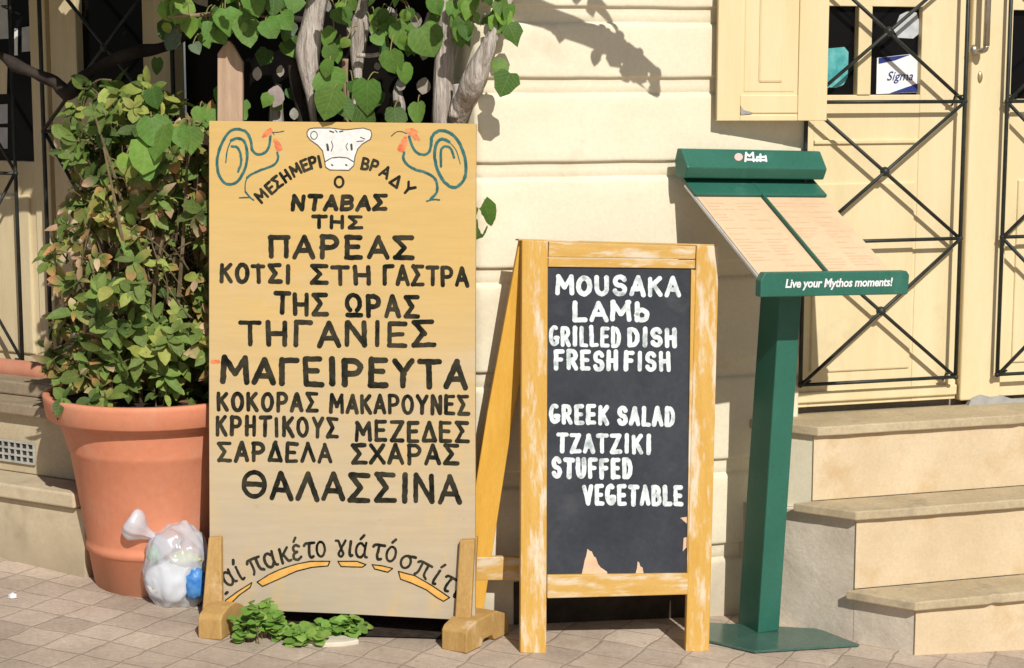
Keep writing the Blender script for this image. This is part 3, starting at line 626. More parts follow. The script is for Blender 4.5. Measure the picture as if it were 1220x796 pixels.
for i, (s, d, z0, z1, z2) in enumerate(lev):
    # plastered core, stone riser slab 3 mm proud in front of it, stone tread on top
    back = lev[i + 1][1] if i < 2 else -.03
    bm = B(); slab(bm, plan(s, d, back + .001 if i == 0 else -.03), z0, z1, 0); obj('side', bm, M['plaster' if i < 2 else 'wall'], stp)
    bm = B(); fbox(bm, W, s - .002, 2.4, d + .001, d + .006, max(z0, lev[i - 1][4] + .001) if i else z0, z1 - .001, .0015); obj('riser', bm, M['stone'], stp)
    bm = B(); slab(bm, plan(s - .016 if i < 2 else s + .0, d + .028, back + .008 if i < 2 else -.034), z1 + .001, z2, .004); obj('tread', bm, M['tread'], stp)

# ================================================================== POT, SHRUB
pc = V((-1.115, 5.70, 0)); pc.z = gz(-1.115) - .008
pot = thing('plant_pot', 'large round terracotta plant pot holding the leafy shrub', 'pot', pc)
bm = B(); lathe(bm, pc, [(.19, 0), (.203, .008), (.222, .128), (.229, .132), (.229, .150), (.225, .156), (.2265, .168), (.268, .44), (.2735, .447), (.274, .455), (.300, .545), (.302, .552)]); obj('body', bm, M['pot'], pot, smooth=True)
bm = B(); lathe(bm, pc, [(.300, .549), (.332, .552), (.337, .557), (.345, .609), (.346, .620), (.342, .625), (.326, .625), (.322, .619), (.316, .54)], close=False); obj('rim', bm, M['pot'], pot, smooth=True)
bm = B(); lathe(bm, pc, [(.0005, .600), (.15, .603), (.318, .585)], close=False); obj('soil', bm, M['soil'], pot, smooth=True)
# small moulded plug on the pot
bm = B(); P0 = pc + V((.0, -.228, .115)); ball(bm, P0 + V((.055, .01, 0)), .03, 2, (1.15, .7, .9)); obj('drain_plug', bm, mat('brown_plug', (.34, .10, .04), (.40, .13, .05), 10, 4, .6), pot, smooth=True)
shr = thing('potted_shrub', 'dense shrub with green, yellow and orange tipped leaves in the terracotta pot', 'shrub', pc + V((0, 0, .60)))
bm, lay = leafbm(); sbm = B()
c0 = pc + V((0, 0, .60)); random.seed(21)
GREEN, LIME, ORNG, DKG, PINK = (.17, .25, .055), (.34, .39, .09), (.62, .30, .13), (.085, .14, .034), (.70, .45, .30)
for i in range(30):                                                        # branches
    a = random.uniform(0, 2 * pi); r = random.uniform(.12, .36); h = random.uniform(.25, 1.0)
    q = c0 + V((r * cos(a), r * sin(a) * .85, h * .95)); b = c0 + V((.1 * cos(a), .1 * sin(a), -.02)); m = b.lerp(q, .55) + rv(.05)
    rtube(sbm, [b, m, q], [.008, .006, .003], 5, 6, .1)
for i in range(55):                                                        # bare brown twigs in the gaps
    a = random.uniform(pi * 1.25, pi * 2.0); h = random.uniform(.2, .7); r = random.uniform(.14, .28)
    b = c0 + V((r * cos(a), r * sin(a) * .9, h * .95)); d = V((random.uniform(-.6, .6), random.uniform(-.4, .2), random.uniform(-.3, 1))).normalized() * random.uniform(.08, .2)
    rtube(sbm, [b, b + d * .5 + rv(.015), b + d], [.0028, .0022, .0012], 3, 5, 0)
def fits(p, e=.03): return (p - L.o).dot(L.n) > LD + e
cnt = 0
while cnt < 640:                                                           # twig tips, each with its own rosette of leaves
    a = random.uniform(0, 2 * pi); h = random.random(); R = .365 * (1.0 - .30 * max(0, h - .55) / .45) * (.92 + .10 * sin(h * 14 + a * 2))
    if h < .06: R *= .85
    rr = R * (random.random() ** .36); p = c0 + V((rr * cos(a), rr * sin(a) * .92, .01 + h * .92 + .05 * sin(a * 3)))
    if not fits(p, .05): continue
    if MN.noise(p * 6.5) < -.18 and rr > R * .5: continue                   # gaps
    cnt += 1; out = V((cos(a), sin(a), 0)); ax = (out * random.uniform(.2, .9) + V((0, -.25, random.uniform(-.2, 1.0))) + rv(.45)).normalized()
    rtube(sbm, [p - ax * .07 + V((0, 0, -.02)), p - ax * .03, p], [.003, .0025, .0015], 3, 5, 0)
    dry = MN.noise(p * 3.1 + V((5, 2, 0))) + (.32 - abs(h - .42)) * .9; b0 = random.uniform(.85, 1.15); big = random.uniform(.75, 1.15)
    x = random.random(); base_c = LIME if x < .30 else GREEN if x < .74 else DKG
    u = ax.orthogonal().normalized(); v = ax.cross(u); ph = random.uniform(0, 6)
    for k in range(random.randint(4, 7)):
        an_ = ph + k * 2.4; sp = random.uniform(.5, 1.4); tip = ax * random.uniform(.1, .9) + (u * cos(an_) + v * sin(an_)) * sp + V((0, 0, -.15))
        y = random.random(); c = base_c if y < .7 else GREEN; c2 = None; y = random.random()
        if dry > .02 and y < .55: c2 = ORNG if y < .22 else PINK if y < .36 else (.40, .29, .09)
        if dry > .12 and y > .93: c = PINK
        if y > .985: c, c2 = (.30, .17, .08), None
        leaf(bm, lay, p - ax * random.uniform(0, .03), tip, ax * .8 + V((0, -.35, .35)) + rv(.3), random.uniform(.034, .068) * big, OVAL, vary(tuple(q * b0 for q in c), .2), vary(c2) if c2 else None, random.uniform(.1, .5), random.uniform(-.1, .7), random.uniform(.65, 1.3))
obj('foliage', bm, M['leaf'], shr); obj('stem', sbm, M['stem'], shr)

# ================================================================== VINE
vine = thing('grape_vine', 'old grape vine with pale twisted trunks and heart shaped green leaves above the yellow sign', 'vine', V((-.2, 5.42, gz(-.2))))
def vp(px, py, Y): return Plane((0, Y, 0), (0, -1, 0)).at(px, py)
def vtrunk(path, Y, m, name='trunk', rough=.35, down=True, seg=12):
    pts = []; rr = []
    for px, py, wpx, *yy in path:
        p = vp(px, py, yy[0] if yy else Y); pts.append(p); rr.append(wpx / 2 * Y * 1.0 / FPX)
    bm = B(); rtube(bm, pts, rr, 6, seg, rough); return obj(name, bm, m, vine, smooth=True)
vtrunk([(532, -90, 20), (531, -20, 24), (530, 30, 23), (530, 45, 20), (529, 60, 24), (528, 100, 24), (530, 150, 28), (535, 300, 26), (536, 500, 30), (538, 735, 36)], 5.46, M['bark'])
vtrunk([(538, 165, 26, 5.46), (545, 143, 27, 5.45), (552, 126, 27, 5.42), (564, 98, 26, 5.355), (576, 68, 23), (588, 40, 17), (602, 12, 11), (612, -12, 9), (650, -70, 9), (690, -110, 8)], 5.33, M['bark'], 'limb')
vtrunk([(376, -60, 24), (377, -10, 26), (374, 20, 27), (370, 48, 29), (367, 66, 29), (367, 84, 25), (368, 98, 18), (371, 118, 11), (374, 145, 8), (380, 200, 7)], 5.50, M['bark'], 'limb', .3)
vtrunk([(436, -30, 8), (432, 8, 12), (428, 30, 20), (426, 55, 20), (426, 78, 16), (426, 96, 11), (423, 118, 9), (420, 160, 8)], 5.50, M['bark'], 'limb', .3)
vtrunk([(412, 70, 8), (411, 95, 9), (413, 130, 8), (415, 200, 9)], 5.49, M['brown_bark'], 'limb')
vtrunk([(544, 100, 9), (545, 115, 11), (541, 140, 14)], 5.42, M['bark'], 'limb')
vtrunk([(480, 90, 8), (473, 110, 12), (476, 132, 15), (470, 160, 14)], 5.55, M['bark'], 'limb')
vtrunk([(332, 100, 8), (331, 118, 15), (330, 150, 17), (332, 240, 17)], 5.60, M['bark'], 'limb')
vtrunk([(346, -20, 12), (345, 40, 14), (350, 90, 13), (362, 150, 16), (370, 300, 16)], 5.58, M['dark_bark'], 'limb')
vtrunk([(-10, 60, 6), (5, 69, 10), (22, 79, 17), (45, 90, 13), (66, 98, 14), (82, 110, 20), (96, 95, 16), (125, 75, 13), (160, 62, 12), (190, 57, 14), (230, 40, 10), (300, 20, 10), (372, 25, 12)], 5.92, M['dark_bark'], 'limb', .6)  # shaded limb; its shade is put into the near-black bark colour
vtrunk([(425, 66, 5), (445, 66, 5), (456, 63, 4)], 5.45, M['bark'], 'limb'); vtrunk([(500, 40, 5), (508, 28, 6), (512, 15, 5)], 5.46, M['bark'], 'limb')
vtrunk([(200, 20, 4), (240, 18, 5), (290, 15, 4), (330, 22, 3), (350, 10, 4)], 5.45, M['brown_bark'], 'limb')
# leaves: listed ones are the large readable leaves, then filler
bm, lay = leafbm(); random.seed(5); vps = []
VG, VL, VD, VGR, DRY = (.13, .26, .045), (.215, .37, .06), (.075, .16, .03), (.13, .18, .11), (.50, .43, .36)
lst = [(196, 2, 28, VL), (222, 0, 34, VL), (226, 20, 26, VL), (212, 38, 28, VGR), (230, 52, 17, VGR), (249, 24, 36, VG), (268, 10, 32, VG), (290, 22, 38, VG), (316, 24, 26, VG), (335, 16, 26, VG), (300, -10, 32, VG), (327, -8, 28, VD), (352, -6, 24, VG), (345, 28, 18, VGR),
 (411, 8, 20, VD), (398, 34, 25, VG), (393, 54, 23, VG), (393, 72, 23, VG), (389, 84, 38, VG), (398, 106, 38, VG), (438, 96, 42, VG), (404, 118, 32, VD), (424, 126, 34, VD), (470, 128, 30, VD), (498, 122, 30, VG), (472, 26, 38, VG), (500, 32, 42, VG), (465, 60, 32, VG), (480, 76, 24, VG), (513, -4, 26, VG), (555, 12, 32, VG), (567, 20, 28, VG), (563, 34, 28, VG), (590, 24, 28, VG), (585, 10, 24, VG), (546, 40, 18, VG), (598, 4, 18, VG), (447, 40, 20, VG), (520, 5, 16, VG),
 (180, 140, 42, VG), (196, 150, 46, VG), (173, 168, 42, VL), (172, 196, 24, VG), (151, 183, 20, VL), (227, 150, 36, VG), (212, 152, 30, VG), (196, 28, 14, (.30, .33, .05)), (238, 128, 18, VG),
 (577, 238, 32, VG), (571, 262, 26, VD), (573, 426, 16, VG), (569, 300, 18, VG), (400, 10, 22, VD), (455, 10, 22, VD), (540, 2, 18, VG), (420, 96, 20, VD), (488, 10, 16, VD)]
for px, py, s, c in lst:
    Y = 5.40 if 240 < px < 600 else 5.36
    if py > 110 and px < 240: Y = 5.33
    if px < 240 and py < 100: Y = 5.45
    p = vp(px, py, Y + random.uniform(-.02, .02)); sz = s * Y / FPX * .93; vps.append(p)
    tip = V((random.uniform(-.8, .8), random.uniform(-.5, .1), -1)); nr = V((random.uniform(-.6, .6), -1, random.uniform(.1, .9)))
    leaf(bm, lay, p, tip, nr, sz, HEART, vary(c, .15), vary(c, .2), random.uniform(.05, .35), random.uniform(.02, .35), random.uniform(.85, 1.15))
for i in range(95):                                                        # small front leaves that fill the garlands
    g_ = random.random(); px, py = (random.uniform(186, 356), random.uniform(-30, 34)) if g_ < .5 else (random.uniform(384, 520), random.uniform(-25, 60)) if g_ < .8 else (random.uniform(540, 604), random.uniform(-25, 34))
    if 350 < px < 388: continue
    Yq = random.uniform(5.40, 5.47) if px < 540 else 5.31; p = vp(px, py, Yq); s_ = random.uniform(.022, .055)
    leaf(bm, lay, p, V((random.uniform(-.9, .9), random.uniform(-.4, .2), -1)), V((random.uniform(-.7, .7), -1, random.uniform(.1, .9))), s_, HEART, vary(random.choice((VG, VG, VL, VD)), .2), None, random.uniform(.05, .5), random.uniform(0, .5), random.uniform(.7, 1.15)); vps.append(p)
for i in range(200):                                                       # smaller leaves deeper in and above the picture
    px = random.uniform(180, 610); py = random.uniform(-140, 130); Y = random.uniform(5.50, 5.62) if py > -20 else random.uniform(5.2, 5.6)
    if px > 560: Y = random.uniform(5.2, 5.32)
    p = vp(px, py, Y)
    if not fits(p): continue
    if py > -20 and MN.noise(V((px * .02, py * .03, 1))) < .05: continue
    dryl = random.random() < .08
    leaf(bm, lay, p, V((random.uniform(-.8, .8), -.3, -1)), V((0, -1, .5)) + rv(.5), random.uniform(.03, .075), HEART, vary(DRY if dryl else VD if random.random() < .5 else VG), None, .2, random.uniform(0, .5), random.uniform(.7, 1.1))
for px, py, s in ((307, 86, 16), (335, 83, 14), (331, 112, 26), (350, 134, 14), (463, 16, 20), (450, 34, 16), (497, 22, 18), (508, 62, 16), (507, 100, 20), (480, 100, 14), (390, 5, 14), (366, 20, 10), (448, 78, 9)):
    p = vp(px, py - s * .4, 5.52); leaf(bm, lay, p, V((random.uniform(-.4, .4), 0, -1)), V((random.uniform(-.4, .4), -1, .4)), s * 5.5 / FPX, OVAL, vary((.55, .49, .43), .1), None, .1, .1, random.uniform(1.1, 1.7))
# the leafy twig that throws its shadow on the cream wall, just above the picture
twig = [W.plane(0).at(*p) - LIGHT * .62 for p in ((598, -6), (650, 18), (700, 40), (745, 62), (780, 84))]
for i, t in enumerate(twig[1:], 1):
    for k in range((3, 3, 7, 9)[i - 1]):
        p = t.lerp(twig[i - 1], random.random()) + rv(.03); leaf(bm, lay, p, V((random.uniform(-.6, .9), -.2, -.7)) + rv(.4), V((0, -.8, .6)) + rv(.3), random.uniform(.032, .05), HEART, vary(VG))
twig2 = [W.plane(0).at(*p) - LIGHT * .62 for p in ((600, -30), (680, -18), (720, 10), (735, 35))]
for i, t in enumerate(twig2[1:], 1):
    for k in range(3):
        p = t.lerp(twig2[i - 1], random.random()) + rv(.03); leaf(bm, lay, p, V((random.uniform(-.6, .9), -.2, -.7)) + rv(.4), V((0, -.8, .6)) + rv(.3), random.uniform(.03, .045), HEART, vary(VG))
nf0 = len(bm.faces)
for p in vps:                                                              # leaf stalks
    q = p + V((random.uniform(-.03, .03), random.uniform(.02, .06), random.uniform(.0, .05))); rtube(bm, [p, p.lerp(q, .5) + V((0, 0, .012)), q], [.0016, .0018, .002], 3, 5, 0)
bm.faces.ensure_lookup_table()
for f in bm.faces[nf0:]: f.material_index = 1
# canopy above the ochre door
for i in range(820):
    q = L.w(random.uniform(-1.0, .85), 0, 0); p = V((q.x, q.y, 0)) + L.n * random.uniform(-.32, .25); p.z = random.uniform(2.02, 2.45)
    if MN.noise(p * 4) < -.30: continue
    leaf(bm, lay, p, V((random.uniform(-1, 1), random.uniform(-1, .3), -.6)), V((0, -.6, 1)) + rv(.5), random.uniform(.07, .11), HEART, vary(VG))
obj('foliage', bm, [M['leaf'], M['stalk']], vine)
bm = B(); top = vp(690, -110, 5.33)
rtube(bm, [top] + twig2[::1], [.012, .016, .014, .010, .005], 5, 8, .2); obj('limb', bm, M['bark'], vine, smooth=True)
bm = B(); rtube(bm, [vp(650, -70, 5.33)] + twig, [.014, .024, .030, .030, .024, .010], 5, 8, .2); obj('limb', bm, M['bark'], vine, smooth=True)
bm = B(); rtube(bm, [vp(532, -90, 5.46), V((-.5, 5.5, 2.25)), L.w(.4, -.1, 2.25), L.w(-.3, -.05, 2.2), L.w(-1.0, -.1, 2.25)], [.026, .024, .02, .016, .01], 6, 10, .3); obj('limb', bm, M['bark'], vine, smooth=True)
# picket behind the sign
PK = Plane((0, 5.47, 0), (0, -1, 0)); bm = B()
prism(bm, [PK.at(*p) for p in ((259, 64), (268, 51), (272.5, 48), (277, 53), (289, 74), (289, 160), (290, 730), (257, 730))], V((0, .03, 0)), .003)
tag(obj('wooden_picket', bm, M['post'], None, at=PK.at(272, 730)), 'bare wooden picket with a pointed top standing behind the yellow sign', 'picket')

# ================================================================== YELLOW SIGN BOARD
sc = V((-.478, 5.245, 0)); syaw = radians(-7); sn = V((sin(syaw), -cos(syaw), 0)); lean = radians(6)
bn = (sn * cos(lean) + V((0, 0, sin(lean)))).normalized(); PB = Plane(sc + V((0, 0, .1)), bn)
sign = thing('menu_sign', 'tall ochre painted wooden sign board with black greek lettering on two wooden feet', 'sign', V((sc.x, sc.y, gz(sc.x))))
bm = B(); prism(bm, [PB.at(*p) for p in ((249, 144), (300, 144.6), (400, 145.5), (500, 146.5), (567, 147.5), (566, 400), (566, 700), (566, 739.5), (400, 731), (250, 725), (249, 500))], -bn * .018, .0012)
board = obj('board', bm, M['sign'], sign)
def line(*words):
    for wv in words:
        b = B(); word(b, *wv[:7], wv[7] * 1.12, PB, **(wv[8] if len(wv) > 8 else {})); obj('lettering', b, M['ink'], board)
random.seed(11)
line(('ΝΤΑΒΑΣ', 345, 462, 252, 252, 20.5, 20.5, 4.6, dict(slant=.12)))
line(('ΤΗΣ', 370, 433, 273.5, 273.5, 17.5, 17.5, 3.8, dict(gap=.55)))
line(('ΠΑΡΕΑΣ', 318.5, 494.5, 308.5, 310, 29, 30, 5.2, dict(gap=.50)))
line(('ΚΟΤΣΙ', 260, 348, 338, 338.8, 25, 25, 4.6), ('ΣΤΗ', 368, 443, 340, 341, 25, 25.5, 4.6, dict(gap=.42)), ('ΓΑΣΤΡΑ', 455, 559, 341, 342, 26, 26, 4.4, dict(gap=.16)))
line(('ΤΗΣ', 325, 392, 376, 377, 29, 29, 5), ('ΩΡΑΣ', 410, 500.5, 378, 379, 29, 29, 5, dict(gap=.36)))
line(('ΤΗΓΑΝΙΕΣ', 283, 519.5, 413, 415, 32, 33, 5.2, dict(gap=.45)))
line(('ΜΑΓΕΙΡΕΥΤΑ', 262, 558, 458, 464.5, 35, 37, 6.2, dict(gap=.28)))
line(('ΚΟΚΟΡΑΣ', 257, 380, 491, 492, 25, 25, 4.4), ('ΜΑΚΑΡΟΥΝΕΣ', 391.5, 560, 493.5, 495, 25, 25, 4.2, dict(gap=.22)))
line(('ΚΡΗΤΙΚΟΥΣ', 255.5, 404, 520, 523, 26, 26, 4.2), ('ΜΕΖΕΔΕΣ', 421.5, 559.5, 526.5, 528, 26, 26, 4.3))
line(('ΣΑΡΔΕΛΑ', 258, 396.5, 550.5, 552, 25.5, 25.5, 4.3), ('ΣΧΑΡΑΣ', 417.5, 548, 553.5, 555, 26, 26, 4.5))
line(('ΘΑΛΑΣΣΙΝΑ', 287, 550.5, 595, 602, 36, 37, 5.6))
def arcletters(items, h, wpx, lift=.0006):
    b = B()
    for i, (ch, x, y, ang, wl) in enumerate(items):
        a = radians(ang); ex = (cos(a) * wl, sin(a) * wl); ey = (sin(a) * h, -cos(a) * h)
        for c in ch: glyph(b, c, (x - ex[0] / 2, y - ex[1] / 2), ex, ey, wpx, PB, lift + (i % 2) * 3e-4, .025, .3)
    return obj('lettering', b, M['ink'], board)
arcletters([('Μ', 315.5, 238, -42, 11), ('Ε', 326.5, 228.5, -40, 8), ('Σ', 334, 222, -36, 8), ('Η', 343.5, 215, -33, 8.5), ('Μ', 355, 208, -28, 11), ('Ε', 366, 202.5, -22, 8), ('Ρ', 375, 199.5, -18, 8), ('Ι', 382, 199, -12, 4)], 12.5, 3.4)
arcletters([('Β', 434, 201.5, 12, 8.5), ('Ρ', 444, 203.5, 20, 8), ('Α', 456.5, 210.5, 28, 9.5), ('Δ', 468.5, 220.5, 36, 10), ('Υ', 482.5, 229.5, 42, 10.5)], 12.5, 3.4)
arcletters([('Ο', 404, 223, 0, 10.5)], 12.5, 3.2)
arcletters([('.', 270, 707, -30, 9), ('α', 277, 696, -32, 13), ('ι´', 290, 690.5, -30, 9), ('π', 308.5, 682, -26, 16), ('α', 324.5, 675, -20, 14), ('κ', 341.5, 670, -14, 13), ('ε´', 355, 667, -10, 11), ('τ', 369.5, 664.5, -5, 12), ('ο', 382.5, 663, -2, 10),
  ('γ', 406, 662.5, 2, 13), ('ι', 417.5, 662.5, 3, 8), ('α´', 430, 664, 5, 14), ('τ', 449, 666.5, 10, 13), ('ο´', 464, 668.5, 14, 11), ('σ', 482, 677, 20, 15), ('π', 500, 687, 26, 17), ('ι´', 516, 695.5, 30, 9), ('τ', 529, 703, 33, 13), ('ι', 541, 711, 36, 8)], 17.5, 3.3)
def zpt(z, orig, s): return [(orig[0] + x / s, orig[1] + y / s) for x, y in z]
for z, og in (([(190, 632), (290, 560), (398, 492), (385, 530), (300, 590), (203, 685)], (240, 620)), ([(440, 488), (530, 430), (620, 388), (740, 348), (860, 324), (1015, 324), (1000, 360), (870, 372), (750, 402), (600, 470), (482, 522)], (240, 620)),
             ([(150, 324), (300, 324), (372, 350), (342, 370), (175, 365)], (380, 620)), ([(420, 350), (500, 360), (582, 380), (545, 410), (440, 385)], (380, 620)), ([(628, 404), (760, 438), (900, 520), (1032, 610), (985, 640), (930, 610), (850, 550), (740, 500), (645, 465)], (380, 620))):
    q = zpt(z, og, 6.633); b = B(); poly(b, [PB.at(x, y, .0005) for x, y in q]); o = obj('ornament', b, M['orange_ink'], board)
    b = B()
    for i in range(len(q)): ribbon(b, [q[i], q[(i + 1) % len(q)]], 1.5, PB, .0008 + (i % 3) * 6e-5, .4)
    obj('outline', b, M['ink'], o)
def strokes(b, lst, og, lift=.0006):
    for i, (w_, z) in enumerate(lst):
        q = [(v.x, v.y) for v in spline([V((x, y, 0)) for x, y in zpt(z, og, 6.635)], 5)] if len(z) > 2 else zpt(z, og, 6.635)
        ribbon(b, q, w_, PB, lift + i * 6e-5, .45)
b = B(); strokes(b, [(3.2, [(545, 180), (535, 260), (500, 312), (440, 325), (400, 290)]), (3.4, [(400, 290), (390, 220), (360, 155), (300, 127), (230, 140), (170, 220), (130, 330), (125, 430), (150, 510), (200, 560), (270, 550), (320, 490), (355, 400), (360, 300), (335, 220), (285, 198), (235, 215)]), (1.6, [(235, 215), (205, 290), (192, 390)]), (3, [(240, 262), (285, 272), (310, 330), (312, 400), (290, 460)]),
  (2.8, [(600, 310), (605, 360), (570, 410), (480, 445), (400, 480), (360, 510)]), (1.4, [(360, 510), (346, 560), (346, 620)]), (2, [(346, 620), (385, 665), (412, 686)]), (1.6, [(300, 668), (385, 665)])], (240, 135))
r1 = obj('rooster', b, M['teal_ink'], board, 'teal brush-drawn rooster looking at the bull head')
b = B(); strokes(b, [(3, [(488, 185), (512, 150), (545, 125)]), (3.4, [(505, 178), (530, 150), (552, 140)]), (3, [(535, 172), (548, 150)]), (4.5, [(582, 215), (598, 245), (618, 285)]), (4, [(595, 225), (615, 250), (628, 280)]), (3.4, [(585, 250), (600, 285)])], (240, 135)); obj('comb', b, M['red_ink'], r1)
b = B(); strokes(b, [(1.2, [(565, 152), (605, 150), (650, 142)]), (1, [(560, 150), (575, 170)])], (240, 135)); obj('beak', b, M['ink_thin'], r1)
b = B(); strokes(b, [(3.2, [(580, 185), (605, 260), (640, 310), (690, 328), (735, 310), (755, 250)]), (3.8, [(755, 250), (760, 190), (800, 145), (860, 140), (930, 175), (985, 250), (1020, 350), (1030, 440), (1015, 520), (970, 575), (920, 585), (860, 545), (810, 460), (785, 370), (785, 280), (810, 220), (850, 205), (895, 225)]), (1.2, [(895, 225), (950, 290), (985, 400)]), (3, [(832, 420), (832, 300), (862, 262), (910, 280), (935, 350)]),
  (3.2, [(540, 310), (535, 360), (570, 410), (630, 445), (700, 465), (760, 495), (795, 540), (800, 620), (750, 680)]), (2, [(720, 695), (770, 682), (820, 685)])], (400, 135))
r2 = obj('rooster', b, M['teal_ink'], board, 'teal brush-drawn rooster with the larger tail')
b = B(); strokes(b, [(3.2, [(560, 135), (600, 128), (640, 150)]), (3.4, [(575, 150), (620, 160), (658, 210)]), (3, [(585, 160), (612, 180), (630, 205)]), (4.6, [(548, 198), (528, 250), (512, 292)]), (4, [(555, 220), (545, 262), (530, 295)]), (3.2, [(530, 215), (505, 262), (498, 285)])], (400, 135)); obj('comb', b, M['red_ink'], r2)
b = B(); strokes(b, [(1.2, [(440, 180), (480, 148), (520, 145), (560, 160)])], (400, 135)); obj('beak', b, M['ink_thin'], r2)
bz = [(345, 75), (352, 65), (368, 62), (420, 62), (470, 68), (530, 62), (553, 70), (557, 84), (552, 99), (526, 114), (511, 130), (502, 155), (498, 185), (482, 200), (420, 199), (406, 190), (401, 160), (396, 136), (380, 118), (355, 100), (346, 88)]
q = [(240 + x / 2.744, 130 + y / 2.744) for x, y in bz]; b = B(); poly(b, [PB.at(x, y, .0006) for x, y in q]); bull = obj('bull_head', b, M['bull'], board, 'white painted bull head in grey outline')
b = B()
for i in range(len(q)): ribbon(b, [q[i], q[(i + 1) % len(q)]], 1.1, PB, .0009 + (i % 3) * 5e-5, .5)
def z4(z): return [(240 + x / 2.744, 130 + y / 2.744) for x, y in z]
for w_, z in ((1.2, [(404, 172), (425, 160), (450, 157), (478, 160), (497, 172)]), (1, arc(368, 86, 11, 13, 0, 350, 14)), (1, [(425, 105), (430, 122), (424, 138)]), (1, [(478, 112), (472, 122), (478, 135)]), (2.6, [(411, 116), (414, 134)]), (2.6, [(490, 116), (491, 132)]), (1.8, [(426, 182), (429, 184)]), (1.8, [(472, 182), (475, 184)]), (1.6, [(420, 72), (432, 76)]), (1.6, [(452, 74), (462, 72)]), (1.2, [(438, 70), (444, 76)]), (1.2, [(520, 92), (534, 98)]), (1, [(508, 106), (530, 104)])):
    ribbon(b, z4(z), w_, PB, .0011, .3)
obj('outline', b, M['ink_thin'], bull)
b = B(); ribbon(b, [(253, 431), (260, 431)], 4.5, PB, .0005, .3); obj('red_smear', b, M['red_ink'], board)
# feet
def foot(px_front, px_back, up, hw, label):
    f0 = GROUND.at(*px_front); f1 = GROUND.at(*px_back); d = (f1 - f0).normalized(); sdv = V((d.y, -d.x, 0)).normalized()
    t = .0
    bm = B(); o = f0; Ln = (f1 - f0).length
    pr = [(0, 0), (.085, 0), (.10, .018), (Ln - .10, .018), (Ln - .085, 0), (Ln, 0), (Ln, .05), (Ln - .02, .066), (Ln - .07, .085), (.06, .085), (.012, .072), (0, .06)]
    pts = [o + d * a + V((0, 0, 1)) * z - sdv * hw for a, z in pr]; prism(bm, pts, sdv * hw * 2, .004)
    ft = obj('foot', bm, M['foot'], sign)
    # two uprights that hold the board between them
    fr = [PB.at(*p, .0025) for p in up]; bm = B(); prism(bm, fr, bn * .024, .004); obj('upright', bm, M['foot'], ft)
    bk = [p - bn * (.0025 + .018 + .003) for p in fr]; bm = B(); prism(bm, bk, -bn * .03, .004); obj('upright', bm, M['foot'], ft)
    return ft
foot((541, 776.5), (592, 752), ((549, 642), (567, 641), (562, 741), (543, 740)), .042, '')
foot((250, 762), (279, 742), ((251, 639), (266, 638), (267, 731), (243, 730)), .036, '')

# ================================================================== A-FRAME CHALKBOARD
aL, aR = GROUND.at(635, 778), GROUND.at(832, 776); ad = (aR - aL).normalized(); ah = V((ad.x, ad.y, 0)).normalized(); an0 = V((ah.y, -ah.x, 0))
an = (an0 * cos(radians(5)) + V((0, 0, sin(radians(5))))); an = (an - ad * an.dot(ad)).normalized(); PA = Plane(aL, an)
afr = thing('chalkboard_sign', 'folding blackboard menu sign in a worn yellow wooden frame', 'blackboard', (aL + aR) / 2)
TH = -an * .022
def apr(name, q, m, t=TH, bev=.003, par=None, lift=0, label=None):
    bm = B(); prism(bm, [PA.at(*p, lift) for p in q], t, bev); return obj(name, bm, m, par or afr, label)
apr('stile', ((622, 286), (653, 287), (652, 500), (651, 779), (620, 778), (621, 500)), M['yellow'])
apr('stile', ((830, 292), (857, 293), (852, 500), (845, 776), (817, 777), (824, 500)), M['yellow'])
apr('rail', ((654, 288), (829.5, 293), (828.5, 309), (653.5, 306.5)), M['yellow_rail'], lift=-.001); apr('rail', ((653.5, 307.5), (828.5, 310), (828, 320), (653, 318)), M['yellow_rail'], TH, .002, None, -.005)
apr('rail', ((652, 685), (821.5, 683), (820, 708.5), (652, 713)), M['yellow_rail'], lift=-.001)
slate = apr('blackboard', ((650, 312), (832, 315), (826, 690), (649, 692)), M['slate'], -an * .006, 0, None, -.011)
apr('inner_bead', ((823.5, 321), (829, 322), (822.5, 683), (818.5, 683)), M['yellow'], -an * .009, .001, None, -.003)
PC = Plane(aL - an * .011, an)
random.seed(3)
def cline(*words):
    for wv in words:
        b = B(); word(b, *wv[:7], wv[7] * .87, PC, tight=1.0, **(wv[8] if len(wv) > 8 else {})); obj('lettering', b, M['chalk'], slate)
cline(('MOUSAKA', 661, 811.5, 352, 354, 25, 26, 6.4, dict(gap=.24)))
cline(('LAMb', 681, 775.5, 383.5, 384.5, 26, 26, 6.4, dict(gap=.14)))
cline(('GRILLED', 653.5, 740.5, 413, 414.5, 25, 26, 5.6, dict(gap=.10)), ('DISH', 746.5, 807.5, 414, 414.5, 24, 25, 6, dict(gap=.16)))
cline(('FRESH', 659, 737, 441, 443, 25, 26, 6, dict(gap=.12)), ('FISH', 742, 800, 443, 443.5, 25, 26, 6, dict(gap=.18)))
cline(('GREEK', 653.5, 726, 505.5, 507, 25, 25, 6, dict(gap=.12)), ('SALAD', 734.5, 805, 507.5, 509, 24, 25, 6, dict(gap=.10)))
cline(('TZATZIKI', 662, 777, 540, 541.5, 25, 25, 6, dict(gap=.12)))
cline(('STUFFED', 656.5, 754.5, 570, 571.5, 26, 26, 6.2, dict(gap=.10)))
cline(('VEGETABLE', 694, 814.5, 602, 603.5, 25.5, 25.5, 6, dict(gap=.06)))
